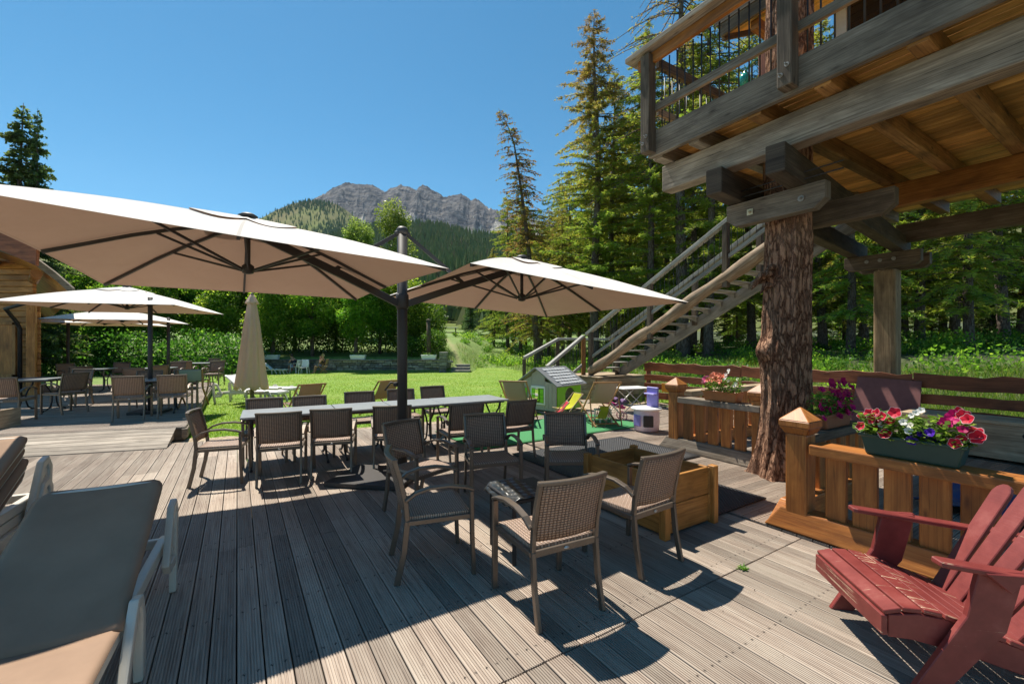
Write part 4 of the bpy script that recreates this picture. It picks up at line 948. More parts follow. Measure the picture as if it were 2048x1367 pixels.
pq = Vector((7.78, 9.02, 0)); mb = MB(); mb.bar(pq-Z3*.2, pq+Z3*3.24, .37, .37, up=V3); mb.build('end_post', wood('brown_post_wood', (.24, .16, .085), (.34, .245, .14), (.07, .042, .022), .75, .5, 45, .4, .9), th, .07, 3)
vq = pq.dot(V3); uq = pq.dot(U3)
cc = clasp(uq-.30, vq+.62, vq-.62, 3.24, 3.535, .16, M['darkwood'], .07)
for k in (-.22, .0, .22): nut(uq-.385, vq-k, 3.40, False, cc)
clasp(uq+.30, vq+.6, vq-.6, 3.24, 3.535, .16, M['darkwood'], .07)
pv = [Vu(1296, 4.72), Vu(1575, 4.72), .75, -.9, -2.6]
for v in pv:
    mb = MB(); mb.bar(D(4.722, v, 4.285), D(4.722, v, 5.60), .145, .145, up=V3); po = mb.build('rail_post', G2, th, .012, 2)
    for dz, dv_ in ((.12, .03), (.2, -.03)): nut(4.65, v+dv_, 4.285+dz, False, po, .022)
mb = MB(); mb.bar(D(4.74, 4.33, 5.665), D(4.74, -4.2, 5.665), .26, .07); mb.build('top_rail', G1, th, .012, 2)
bv(4.2, -4.2, 4.76, 5.49, 5.628, .06, M['orangewood'], 'under_rail', .008)
bv(4.02, -4.2, 4.80, 4.84, 4.94, .05, G1, 'lower_rail', .008)
v = 4.0
while v > .2:
    if min(abs(v-q) for q in pv) > .09:
        mb = MB(); mb.tube([D(4.845, v, 4.58), D(4.845, v, 5.52)], .0095, 6); mb.build('baluster', M['iron'], th)
    v -= .118
bu(4.9, 9.2, 4.0, 5.49, 5.62, .07, G2, 'end_rail', .01); bu(4.9, 9.2, 4.0, 4.84, 4.94, .05, G1, 'end_rail', .008)
for i in range(16):
    mb = MB(); mb.tube([D(5.05+i*.16, 4.0, 4.48), D(5.05+i*.16, 4.0, 5.5)], .0085, 6); mb.build('baluster', M['iron'], th)
for u in (7.0, 9.1):
    mb = MB(); mb.bar(D(u, 4.0, 4.48), D(u, 4.0, 5.6), .13, .13); mb.build('rail_post', G2, th, .01)
# cabin on the deck
mb = MB()
for k in range(22): mb.bar(D(7.45, 2.1, 4.48+.07+k*.14), D(7.45, -4, 4.48+.07+k*.14), .05, .137)
mb.build('cabin_wall', M['orangewood'], th, .006)
mb = MB()
for k in range(22): mb.bar(D(7.45, 2.12, 4.48+.07+k*.14), D(11, 2.12, 4.48+.07+k*.14), .05, .137)
mb.build('cabin_wall', M['orangewood'], th, .006)
wf = Vu(1682, 7.4); mb = MB()
mb.bar(D(7.40, wf, 5.3), D(7.40, wf, 7.0), .06, .15, up=V3); mb.bar(D(7.40, wf-1.0, 5.3), D(7.40, wf-1.0, 7.0), .06, .15, up=V3); mb.bar(D(7.40, wf-.07, 5.36), D(7.40, wf-.93, 5.36), .06, .12); mb.bar(D(7.40, wf-.07, 6.9), D(7.40, wf-.93, 6.9), .06, .12)
w_ = mb.build('window', plain('pale_grey_paint', (.5, .52, .54), .5, 0, .4, .1, .05), th, .006)
gl, nt, b = newmat('dark_glazing'); b.inputs['Base Color'].default_value = (.012, .015, .018, 1); b.inputs['Roughness'].default_value = .06; b.inputs['Specular IOR Level'].default_value = .6
gn = noise(nt, coords(nt, 'Object'), 1.4, 2); bump(nt, b, gn, .03, .02); M['glass'] = gl
mb = MB(); mb.bar(D(7.412, wf-.07, 6.13), D(7.412, wf-.93, 6.13), .012, 1.42); mb.build('pane', gl, w_)
mb = MB()
for k in range(26):
    z = 6.62+.055*k; uu_ = 6.55+.11*k; mb.bar(D(uu_, 4.02, z), D(uu_, -4.2, z), .112, .03, up=(Z3-U3*.5))
mb.build('roof_soffit', M['plankwood'], th)
mb = MB(); mb.bar(D(6.5, 4.06, 6.62), D(9.4, 4.06, 8.07), .05, .22); mb.bar(D(6.49, 4.06, 6.66), D(6.49, -4.2, 6.66), .05, .2); mb.build('eave_board', M['darkwood'], th, .006)
mb = MB(); mb.hexa([D(6.45, 4.15, 6.75), D(6.45, -4.2, 6.75), D(6.45, -4.2, 6.83), D(6.45, 4.15, 6.83), D(9.45, 4.15, 8.25), D(9.45, -4.2, 8.25), D(9.45, -4.2, 8.33), D(9.45, 4.15, 8.33)]); mb.build('roof', M['darkwood'], th, .006)
for v in (3.6, 1.6, -.6): bu(6.6, 7.4, v, 6.45, 6.6, .12, M['orangewood'], 'roof_bracket', .01)
# things on the tree house deck
random.seed(21)
pts = [(random.uniform(-.5, .5), random.uniform(.0, .2), random.uniform(.03, .045), 'p_red2') for _ in range(16)]
M['p_red2'] = petal('scarlet_petals', (.75, .03, .015), (.8, .08, .04))
trough('terracotta planter of scarlet geraniums behind the tree house balusters', D(5.6, 3.8, 4.478), U3, -V3, .8, .22, .2, terra, .3, pts, nf=500, fsize=.06)
q = D(6.55, 3.42, 4.478); r = wthing('lantern_post', 'short reddish wooden post with two teal glass lanterns on the tree house deck', 'lantern post', q)
mb = MB(); mb.bar(q, q+Z3*1.55, .13, .13, up=V3); mb.build('post', M['redwood'], r, .012)
tl = plain('teal_glass', (.02, .3, .26), .15, 0, .6, .1, 0)
for d_, z in ((.30, 1.25), (-.22, 1.0)):
    mb = MB(); p = q+V3*d_+Z3*z; mb.lathe([(0, -.10), (.05, -.09), (.085, -.03), (.085, .03), (.05, .09), (.02, .1), (.02, .12), (0, .12)], p, 16); mb.tube([q+Z3*(z+.2), q+V3*d_*.6+Z3*(z+.22), p+Z3*.12], .008, 6); mb.build('lantern', tl, r)
# ---------------------------------------------------------------- staircase up to the tree house
M['paletread'] = wood('silvered_treads', (.36, .34, .30), (.47, .45, .41), (.16, .15, .13), .7, .4, 50, .4)
st = wthing('wooden_staircase', 'long grey timber staircase with log stringers climbing to the tree house', 'staircase', D(9.5, 10.4))
zs = lambda v: 3.70-.528*(v-4.96)
logm = wood('peeled_log', (.28, .19, .12), (.40, .33, .25), (.09, .058, .038), .8, .5, 40, .4, .8)
pts = [D(9.5, v, zs(v)+.02*math.sin(v*3.1)) for v in np.linspace(10.35, 3.35, 18)]
mb = MB(); mb.tube(pts, [.15+.02*math.sin(i*1.7) for i in range(18)], 14); mb.build('stringer', logm, st)
mb = MB(); mb.bar(D(10.5, 10.2, zs(10.2)-.22), D(10.5, 3.3, zs(3.3)-.22), .08, .30); mb.build('stringer', M['paletread'], st, .01)
n = 19
for i in range(n):
    v = 10.15-i*(10.15-3.5)/n; z = zs(v)+.0
    mb = MB(); mb.bar(D(9.55, v, z), D(10.5, v, z), .30, .035); mb.build('tread', M['paletread'], st, .006)
    mb = MB(); mb.prism([(-.15, 0), (.13, 0), (.13, -.12)], D(10.42, v, z-.02), -V3, Z3, U3, .06); mb.build('cleat', M['paletread'], st)
for uu_, hh, pp in ((9.46, 1.25, (1452, 1300, 1182)), (10.46, 1.1, (1520, 1390, 1235))):
    for px in pp:
        v = Vu(px, uu_); mb = MB(); mb.bar(D(uu_, v, zs(v)-.25), D(uu_, v, zs(v)+hh-.03), .13, .13, up=V3); mb.build('rail_post', G2, st, .012)
    mb = MB(); mb.bar(D(uu_, 10.5, zs(10.5)+hh), D(uu_, 4.2, zs(4.2)+hh), .15, .10); mb.build('handrail', M['paletread'], st, .015, 2)
    mb = MB(); mb.bar(D(uu_, 10.4, zs(10.4)+.42), D(uu_, 4.2, zs(4.2)+.42), .05, .09); mb.build('mid_rail', M['paletread'], st, .008)
for i in range(44):
    v = 10.3-i*.14; mb = MB(); mb.tube([D(9.46, v, zs(v)+.42), D(9.46, v, zs(v)+1.22)], .006, 5); mb.build('baluster', M['iron'], st)
mb = MB()
for k in range(4):
    mb.bar(D(9.3, 9.75, .0+k*.19), D(11.2, 9.75, .0+k*.19), .24, .185); mb.bar(D(9.35, 9.9, k*.19), D(9.35, 12.0, k*.19), .2, .185)
mb.bar(D(9.2, 10.6, .70), D(11.2, 10.6, .70), 1.9, .05)
mb.build('landing', M['palewood'], st, .015)
fl = wthing('landing_steps', 'short flight of steps with black balusters below the staircase landing', 'steps', D(8.0, 11.3))
for i in range(4):
    mb = MB(); mb.bar(D(9.1-i*.3, 10.65, .58-i*.17), D(9.1-i*.3, 11.95, .58-i*.17), .3, .05); mb.build('tread', M['paletread'], fl, .008)
for v, a, b_ in ((10.62, (9.42, 1.97), (7.96, 1.02)), (12.0, (9.46, 1.89), (8.05, 1.26))):
    mb = MB(); mb.bar(D(a[0], v, a[1]), D(b_[0], v, b_[1]), .14, .09); mb.build('handrail', M['paletread'], fl, .012)
    mb = MB(); mb.bar(D(b_[0], v, -.15), D(b_[0], v, b_[1]-.03), .12, .12); mb.build('newel_post', G2, fl, .01)
    mb = MB(); mb.bar(D(a[0], v, .0), D(a[0], v, a[1]-.03), .13, .13); mb.build('newel_post', G3 if v < 11 else G2, fl, .01)
    mb = MB(); mb.bar(D(a[0], v, a[1]-.9), D(b_[0], v, b_[1]-.85), .05, .09); mb.build('lower_rail', M['paletread'], fl, .006)
    for i in range(9):
        f = (i+1)/10; uu_ = a[0]+(b_[0]-a[0])*f; z = a[1]+(b_[1]-a[1])*f; mb = MB(); mb.tube([D(uu_, v, z-.86), D(uu_, v, z-.03)], .007, 5); mb.build('baluster', M['iron'], fl)
mb = MB(); mb.bar(D(9.46, 12.0, 1.9), D(12.2, 12.0, 1.9), .14, .09); mb.build('handrail', M['paletread'], fl, .012)
for i in range(18): mb = MB(); mb.tube([D(9.6+i*.145, 12.0, .75), D(9.6+i*.145, 12, 1.87)], .007, 5); mb.build('baluster', M['iron'], fl)
mb = MB(); mb.bar(D(12.2, 12.0, -.2), D(12.2, 12, 1.9), .13, .13); mb.build('newel_post', G2, fl, .01)
# ---------------------------------------------------------------- chalet on the left
hq = Vector((-14.25, 13, 0)); h = wthing('chalet', 'honey timber chalet with a wide curved roof eave at the left edge', 'chalet', hq)
mb = MB()
for k in range(24): mb.bar(Vector((-25, 13, .09+k*.18)), hq+Z3*(.09+k*.18), .12, .176)
for k in range(18): mb.bar(hq+Vector((-.02, .1, .09+k*.18)), hq+Vector((-6.8, 6.0, .09+k*.18)), .12, .176)
mb.build('wall', M['chaletwood'], h, .02)
mb = MB(); mb.bar(hq+Vector((-.02, -.08, 0)), hq+Vector((-.02, -.08, 3.2)), .2, .14, up=V3); mb.build('corner_board', M['chaletwood'], h, .01)
mb = MB(); mb.tube([Vector((-14.5, 12.82, .1)), Vector((-14.5, 12.82, 2.15)), Vector((-14.46, 12.7, 2.35)), Vector((-14.2, 12.2, 2.7)), Vector((-13.0, 12.0, 2.95))], .05, 10); mb.build('downpipe', M['iron'], h)
wx = -15.25; mb = MB(); mb.box((wx, 12.9, 1.55), (1.0, .06, 1.5), 0, ax=2); sh = mb.build('shutter', M['orangewood'], h, .006)
mb = MB()
for dx, dz, a, b_ in ((-.53, 0, .1, 1.62), (.53, 0, .1, 1.62), (0, .78, 1.16, .1), (0, -.78, 1.16, .1)): mb.box((wx+dx, 12.88, 1.55+dz), (a, .07, b_), 0, ax=2)
mb.build('frame', M['chaletwood'], sh, .006)
pr = [(-11.75, 3.10), (-12.2, 3.50), (-12.76, 3.92), (-13.3, 4.14), (-13.9, 4.34), (-16, 5.2), (-19, 6.5), (-25, 9.1)]
def rslab(y0, y1, z0, z1, name, m, lst=pr):
    mb = MB(); poly = [(x, z+z0) for x, z in lst]+[(x, z+z1) for x, z in reversed(lst)]
    kk = Vector((-1.13, 1, 0)) if y1-y0 > 1 else Vector((0, 1, 0)); mb.prism(poly, Vector((0, y0, 0))+kk*(y1-y0)/2, Vector((1, 0, 0)), Z3, kk, y1-y0); return mb.build(name, m, h, .0)
rslab(11.75, 25, -.06, .0, 'soffit', M['chaletwood']); rslab(11.7, 25.2, .004, .10, 'roof', M['greywood']); rslab(11.63, 11.695, -.09, .11, 'verge_board', M['greywood'])
for x, z in ((-12.9, 3.62), (-14.1, 4.1), (-15.6, 4.7)):
    mb = MB(); mb.tube([Vector((x, 11.8, z)), Vector((x-1.5, 13.1, z))], .12, 10); mb.build('purlin', M['orangewood'], h)
lst = [(-11.35, 3.62), (-11.9, 4.0), (-12.35, 4.28), (-13.2, 4.75), (-15, 5.6)]
mb = MB(); mb.prism([(x, z+.3) for x, z in lst]+[(x, z-.32) for x, z in reversed(lst)], Vector((0, 10.6, 0)), Vector((1, 0, 0)), Z3, Vector((0, 1, 0)), .06) if False else mb.prism([(-11.6, 4.02), (-12.0, 4.25), (-12.6, 4.62), (-15, 5.8), (-15, 5.1), (-12.6, 4.05), (-11.62, 3.62)], Vector((0, 10.65, 0)), Vector((1, 0, 0)), Z3, Vector((0, 1, 0)), .08)
mb.build('barge_board', M['redwood'], h, .006)
mb = MB(); mb.prism([(-11.55, 4.0), (-12.0, 4.26), (-12.6, 4.63), (-15, 5.81), (-15, 5.93), (-12.6, 4.75), (-12.0, 4.37), (-11.5, 4.1)], Vector((0, 11.2, 0)), Vector((1, 0, 0)), Z3, Vector((0, 1, 0)), 1.3); mb.build('upper_eave', M['greywood'], h)
# dining sets on the raised deck
GP = 'small tables on the raised deck'
t3 = make_table(.8, 'bistro_table'); t3['group'] = GP
P1c = Vector((-7.62, 8.72, 0)); du = Vector((.85, .527, 0)); dvv = Vector((-.527, .85, 0))
tabs = [(P1c+dvv*.8+du*.35, rad(32), 'dark bistro table behind the two sunlit chairs on the raised deck'),
        (Vector((-10.6, 9.75, 0)), rad(17), 'dark bistro table in front of the chalet wall on the raised deck'),
        (Vector((-13.3, 13.9, 0)), rad(17), 'sunlit bistro table beside the chalet corner on the raised deck'),
        (Vector((-11.7, 14.4, 0)), rad(17), 'sunlit bistro table in the middle of the far end of the raised deck'),
        (Vector((-13.2, 18.4, 0)), rad(17), 'farthest bistro table near the lawn on the raised deck')]
for i, (p, a, l) in enumerate(tabs):
    if i == 0: t3.location = p+Z3*PZ; t3.rotation_euler = (0, 0, a); t3['label'] = l
    else: dup(t3, p+Z3*PZ, a, l)
R_ = 'woven chair on the raised deck, '
for p, f, l in ((P1c, (-.5, .87), 'left of the two sunlit ones seen from behind'), (P1c+du*.68, (-.5, .87), 'right of the two sunlit ones seen from behind'),
                (P1c+dvv*1.65+du*.0, (.5, -.87), 'in shade facing the left sunlit chair'), (P1c+dvv*1.65+du*.7, (.5, -.87), 'in shade facing the right sunlit chair'),
                (Vector((-9.65, 8.35, 0)), (-.4, .9), 'cut by the left edge, nearest the stacked loungers'), (Vector((-9.75, 9.5, 0)), (-.98, .2), 'dark, right of the table before the chalet'),
                (Vector((-10.75, 10.65, 0)), (.1, -1), 'behind the table before the chalet wall'),
                (Vector((-12.45, 12.5, 0)), (-.8, .6), 'beside the chalet corner table, turned to it'), (Vector((-10.95, 13.3, 0)), (-.9, .45), 'at the near side of the middle sunlit table'),
                (Vector((-13.6, 15.0, 0)), (.3, -.95), 'behind the chalet corner table'), (Vector((-12.1, 15.6, 0)), (.3, -.95), 'behind the middle sunlit table'),
                (Vector((-10.2, 11.9, 0)), (-.3, .95), 'amber lit, behind the two sunlit chairs'), (Vector((-12.1, 17.7, 0)), (-.9, .4), 'beside the farthest table near the lawn'), (Vector((-13.4, 19.4, 0)), (.2, -1), 'behind the farthest table near the lawn'),
                (Vector((-11.9, 9.3, 0)), (.9, .3), 'left of the chalet table, cut by the left edge'), (Vector((-10.9, 15.9, 0)), (.2, -1), 'alone near the lawn edge behind the middle sunlit table'), (Vector((-14.4, 14.2, 0)), (.9, -.3), 'squeezed between chalet corner and its table'), (Vector((-12.6, 16.9, 0)), (-.3, .95), 'seen from behind before the farthest table')):
    chair(p.x, p.y, f[0], f[1], R_+l, PZ, 'woven chairs on the raised deck')
def folding_chair(name, label, cat, loc, rz, m, tall=False):
    r = thing(name, label, cat, loc, rz)
    for s_ in (-1, 1):
        mb = MB(); x = s_*.24
        mb.bar((x, -.24, 0), (x, .2, .46), .03, .04); mb.bar((x, .24, 0), (x, -.22, .46), .03, .04); mb.bar((x, -.2, .44), (x, -.27, .9), .03, .04); mb.bar((x, -.26, .63), (x, .22, .63), .05, .025); mb.bar((x, .2, .46), (x, .2, .62), .03, .04)
        mb.build('side_frame', M['stool'], r, .004)
    mb = MB(); mb.slab(lambda a, b_: ((a-.5)*.48, -.2+.42*b_, .46-.03*math.sin(PI*a)), 8, 6, .006); mb.build('seat_cloth', m, r)
    mb = MB(); mb.slab(lambda a, b_: ((a-.5)*.5, -.225-.05*b_-.03*math.sin(PI*a), .60+.3*b_), 8, 6, .006); mb.build('back_cloth', m, r)
    return r
folding_chair('folding_chair', 'folding director chair with pale green cloth on the raised deck', 'chair', tuple(A(388, 10.6, PZ)), rad(20), fabric('pale_green_cloth', (.38, .42, .33), .3, (.4, .42, .3)))
q = A(-48, 7.4, .0); r = wthing('wooden_trough', 'corner of a grey wooden trough box at the left edge behind the stacked loungers', 'planter', q)
mb = MB(); mb.box(q+Vector((-.4, .1, .36)), (1.0, .04, .36), rad(17)); mb.build('side_panel', M['palewood'], r, .006)
mb = MB(); mb.box(q+Vector((-.4, .1, .36))+Vector((.47, .32, 0)), (.04, .5, .36), rad(17), ax=1); mb.build('side_panel', M['palewood'], r, .006)
mb = MB(); mb.box(q+Vector((-.35, .35, .1)), (.9, .4, .2), rad(17)); mb.build('base', M['palewood'], r, .006)
# ---------------------------------------------------------------- trees
M['larchbark'] = barkmat('grey_brown_bark', (.12, .085, .065), (.2, .155, .125), (.035, .025, .02), .8)
LARCH = [(0, (.19, .11, .052)), (.28, (.28, .2, .07)), (.5, (.28, .275, .06)), (.75, (.25, .32, .05)), (1, (.165, .255, .04))]
M['larch'] = leafy('larch_needles', LARCH, .53, .6, .4, 1.65)
M['spruce'] = leafy('spruce_needles', [(0, (.06, .10, .045)), (.6, (.095, .155, .06)), (1, (.16, .22, .08))], .45, .6, .25)
M['dleaf'] = leafy('broad_leaves', [(0, (.06, .145, .018)), (.5, (.14, .25, .03)), (.85, (.26, .35, .05)), (1, (.36, .41, .09))], .6, .45, .55, 1.8)
M['pleaf'] = leafy('poplar_leaves', [(0, (.10, .16, .03)), (.5, (.18, .27, .06)), (1, (.33, .38, .14))], .5, .4, .2, 1.5)
M['hleaf'] = leafy('shade_toned_leaves', [(0, (.035, .085, .014)), (.5, (.085, .17, .024)), (.85, (.17, .26, .04)), (1, (.27, .33, .07))], .5, .45, .3, 1.6)  # darker set of leaf greens, shade put into the colour
def diamonds(P, d, l, w, nrm):
    s_ = np.cross(d, nrm); s_ /= np.linalg.norm(s_, axis=1, keepdims=True)+1e-9
    m_ = P+d*(l*.45)[:, None]
    return np.stack([P, m_+s_*w[:, None]/2, P+d*l[:, None], m_-s_*w[:, None]/2], 1).reshape(-1, 3)
def unit(a): return a/(np.linalg.norm(a, axis=-1, keepdims=True)+1e-9)
def conifer(name, seed, H, R, start, nb, m, bark, tintf, droop=.25, up=.12, step=.11, tl=.34, tw=.055, hang=.5, r0=.28, bend=None, power=.85, lab='', cat='tree', group=None, per=5):
    g = np.random.default_rng(seed); root = thing(name, lab, cat, (0, 0, 0), 0, group)
    bend = bend or (lambda z: (0.12*math.sin(z*.35+seed), .1*math.cos(z*.3+seed*2)))
    mb = MB(); zs_ = np.linspace(-.3, H, 16)
    mb.tube([Vector((*bend(z), z)) for z in zs_], [max(.012, r0*(1-max(0, z)/H)**.8*(1.25 if z < .2 else 1)) for z in zs_], 9)
    Ps, Ds, Ls, Ws, Ts = [], [], [], [], []
    for _ in range(nb):
        t = g.random()**.9; z = start+(H-start-.15)*t
        l = R*((1-t)**power)*g.uniform(.45, 1.15)+.18; az = g.uniform(0, 2*PI); dr = np.array([math.cos(az), math.sin(az), 0.0]); b_ = bend(z); o = np.array([b_[0], b_[1], z])
        sag = droop*g.uniform(.5, 1.5); u_ = up*g.uniform(.3, 1.7)+.5*max(0, t-.8)
        f = lambda s_: o+dr*(s_*l)[:, None]+np.array([0, 0, 1.0])*(l*(u_*s_-sag*s_**2+.12*sag*s_**4))[:, None]
        sv = np.linspace(0, 1, 5); pts = f(sv)
        mb.tube([Vector(p) for p in pts], [max(.006, .03*l/3*(1-q*.85)+.008) for q in sv], 3, False)
        n = max(3, int(l/step)); s_ = g.uniform(.12, 1, n); p = f(s_)
        for _k in range(per):
            side = np.cross(dr, [0, 0, 1.0]); sg = g.choice([-1, 1], n)[:, None]
            d = unit(dr*g.uniform(.1, .9, n)[:, None]+side*sg*g.uniform(.2, 1, n)[:, None]+np.array([0, 0, 1.0])*g.normal(-hang*.5, .3, n)[:, None])
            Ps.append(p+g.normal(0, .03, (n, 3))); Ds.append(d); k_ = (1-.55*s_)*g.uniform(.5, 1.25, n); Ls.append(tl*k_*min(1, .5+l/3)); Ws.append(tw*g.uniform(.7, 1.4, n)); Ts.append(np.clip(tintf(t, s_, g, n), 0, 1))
    mb.build('trunk', bark, root)
    P = np.concatenate(Ps); d = np.concatenate(Ds); nr = unit(rng.normal(0, 1, P.shape))
    cloud('crown', diamonds(P, d, np.concatenate(Ls), np.concatenate(Ws), nr), np.concatenate(Ts), m, root)
    return root
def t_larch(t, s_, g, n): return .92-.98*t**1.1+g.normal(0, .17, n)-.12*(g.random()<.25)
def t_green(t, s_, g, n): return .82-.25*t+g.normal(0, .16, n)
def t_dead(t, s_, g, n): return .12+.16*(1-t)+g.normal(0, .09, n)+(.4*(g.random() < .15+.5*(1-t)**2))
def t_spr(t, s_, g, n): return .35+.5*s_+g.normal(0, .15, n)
def put(o, px, Y, sc, label=None, rz=None, group=None, first=False):
    p = A(px, Y); p.z = float(hgt(p.x, p.y))-.05
    rz = random.uniform(0, 6.28) if rz is None else rz
    if first:
        o.location = p; o.rotation_euler = (0, 0, rz); o.scale = (sc,)*3
        if label: o['label'] = label
        return o
    return dup(o, p, rz, label, group, sc)
GL = 'larches of the forest behind the tree house'
LL = 'tall feathery larch, one of those massed behind the tree house and staircase'
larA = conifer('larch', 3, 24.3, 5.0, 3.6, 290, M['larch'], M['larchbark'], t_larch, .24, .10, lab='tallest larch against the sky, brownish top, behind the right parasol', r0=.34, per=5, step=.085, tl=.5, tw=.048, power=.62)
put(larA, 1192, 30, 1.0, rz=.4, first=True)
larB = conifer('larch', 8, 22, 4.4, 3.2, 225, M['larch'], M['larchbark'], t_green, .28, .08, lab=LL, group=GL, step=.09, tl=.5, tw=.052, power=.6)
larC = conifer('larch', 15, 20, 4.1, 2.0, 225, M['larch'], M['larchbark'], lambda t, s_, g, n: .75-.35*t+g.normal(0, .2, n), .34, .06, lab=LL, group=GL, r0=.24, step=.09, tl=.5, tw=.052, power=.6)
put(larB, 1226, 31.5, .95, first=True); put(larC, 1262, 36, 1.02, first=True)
B = [(-0.0, 0)]
dead = conifer('bare_larch', 23, 19.0, 2.7, 2.0, 300, M['larch'], M['larchbark'], t_dead, .35, .05, lab='thin leaning larch with bare brown twigs and a crooked top, against the sky', r0=.26, power=.5, step=.10, tl=.36, tw=.06, per=3,
               bend=lambda z: (-.05*z-.0035*z*z*(1 if z < 17 else 1.0)-(.35*(z-17) if z > 17 else 0), .0))
put(dead, 1076, 32, 1.0, rz=0, first=True)
for px, Y, s_, o in ((1125, 34, .62, larC), (1082, 37, .58, larB), (1042, 42, .76, larC), (1014, 44, .72, larB), (988, 48, .56, larC), (1140, 37, .72, larB), (1098, 41, .70, larC), (1050, 47, .72, larB), (1016, 52, .62, larC), (1160, 46, .95, larC), (1118, 52, .9, larB), (1180, 40, .85, larC),
                     (1300, 27, .95, larB), (1335, 33, 1.05, larC), (1290, 41, 1.1, larB), (1385, 30, 1.1, larC), (1420, 25, 1.0, larB), (1455, 36, 1.15, larC), (1500, 29, 1.0, larB), (1345, 46, 1.25, larC), (1410, 44, 1.2, larB),
                     (1250, 48, 1.15, larB), (1215, 55, 1.2, larC), (1540, 40, 1.15, larB), (1590, 31, 1.0, larC), (1640, 26, .9, larB), (1650, 38, 1.1, larC), (1690, 30, 1.0, larB), (1730, 24, .9, larC), (1765, 36, 1.1, larB),
                     (1810, 29, 1.0, larC), (1840, 22, .85, larB), (1885, 33, 1.05, larC), (1915, 25, .9, larB), (1960, 30, 1.0, larC), (2000, 22, .9, larB), (2045, 27, 1.0, larC), (2090, 23, 1.0, larB), (2140, 30, 1.1, larC), (1990, 40, 1.2, larB), (1860, 43, 1.2, larC), (1750, 46, 1.2, larB), (1580, 50, 1.3, larC), (1480, 52, 1.3, larB), (2200, 24, 1, larC), (1940, 18.5, .8, larC), (1700, 20.5, .8, larC)):
    put(o, px, Y, s_)
near = conifer('larch', 31, 21.5, 3.8, 8.0, 150, M['larch'], M['larchbark'], lambda t, s_, g, n: .2+g.normal(0, .14, n)+.3*(g.random() < .35), .5, .02, lab='nearest larch with drooping bare cone-hung twigs, just left above the tree house rail', r0=.27, step=.16, tl=.26, tw=.04, per=2, power=.5)
put(near, 1362, 26, 1.38, first=True)
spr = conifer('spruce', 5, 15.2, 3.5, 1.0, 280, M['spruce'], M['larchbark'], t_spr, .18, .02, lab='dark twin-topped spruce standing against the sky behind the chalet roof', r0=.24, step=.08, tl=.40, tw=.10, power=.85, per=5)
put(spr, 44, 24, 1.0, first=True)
dup(spr, spr.location+Vector((.75, .1, 0)), 2.1, 'slimmer second spruce top rising right beside the twin-topped spruce', None, (.55, .55, .985))
put(spr, 150, 34, .62, 'dark spruce behind the hedge, showing between chalet roof and big parasol')
put(spr, 985, 60, .62, 'small dark conifer bush beside the parked white van'); put(spr, 940, 58, .42, 'low dark conifer left of the parked white van')
for i in range(64):
    Y = random.uniform(27, 54); put(random.choice((larC, spr, larB)), random.uniform(1180, 2300), Y, random.uniform(.26, .5), 'young conifer among the forest trunks behind the tree house', None, 'young conifers in the forest')
# broad-leaved trees along the lawn wall
def broadleaf(name, seed, H, R, cz, nl, m, lab, group=None, lsz=.16, tall=1.0, nlobe=16):
    g = np.random.default_rng(seed); root = thing(name, lab, 'tree', (0, 0, 0), 0, group)
    mb = MB(); mb.tube([Vector((0, 0, -.3)), Vector((.03, 0, cz*.5)), Vector((.0, .05, cz)), Vector((.08, 0, H*.85))], [.15, .12, .10, .02], 9)
    lob = []
    for k in range(nlobe):
        a = g.uniform(0, 2*PI); q = g.uniform(0, 1)**.6; zz = g.uniform(-1, 1); c = np.array([math.cos(a)*q*R*.72*math.sqrt(1-zz*zz*.8), math.sin(a)*q*R*.72*math.sqrt(1-zz*zz*.8), cz+(H-cz)*(.48+.44*zz)])
        lob.append((c, g.uniform(.28, .5)*R)); p0 = Vector((0, 0, max(cz*.55, c[2]*.55))); mb.tube([p0, p0.lerp(Vector(c), .6)+Vector((0, 0, .15)), Vector(c)], [.05, .03, .01], 5, False)
    mb.build('trunk', M['larchbark'], root)
    per = nl//nlobe; Ps = []; Ts = []
    for c, r_ in lob:
        d = unit(g.normal(0, 1, (per, 3))); rr = r_*g.random(per)**.42; clump = np.sin(d[:, 0]*5+c[0]*3)*np.sin(d[:, 1]*6+c[1])*np.sin(d[:, 2]*5+c[2]); rr *= 1+.28*clump
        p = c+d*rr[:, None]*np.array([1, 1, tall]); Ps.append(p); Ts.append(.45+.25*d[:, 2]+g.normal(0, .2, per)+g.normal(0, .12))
    P = np.concatenate(Ps); n = len(P); d = unit(g.normal(0, 1, (n, 3))+np.array([0, 0, -.35])); nr = unit(g.normal(0, 1, (n, 3))+np.array([0, 0, .8]))
    l = lsz*g.uniform(.6, 1.3, n)
    cloud('crown', diamonds(P, d, l, l*.7, nr), np.clip(np.concatenate(Ts), 0, 1), m, root); return root
GD = 'leafy trees along the wall at the end of the lawn'
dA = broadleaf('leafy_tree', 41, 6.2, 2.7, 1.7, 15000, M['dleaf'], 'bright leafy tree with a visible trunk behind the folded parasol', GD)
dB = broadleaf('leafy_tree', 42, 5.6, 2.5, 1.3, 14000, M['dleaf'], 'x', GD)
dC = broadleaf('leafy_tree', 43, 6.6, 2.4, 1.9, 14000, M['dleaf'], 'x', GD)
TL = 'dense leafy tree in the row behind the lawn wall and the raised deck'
put(dA, 545, 30.2, 1.0, first=True); put(dB, 625, 31, 1.0, TL, first=True); put(dC, 712, 30.0, .95, 'leafy tree with a bare straight trunk on the wall, left of the umbrella pole', first=True)
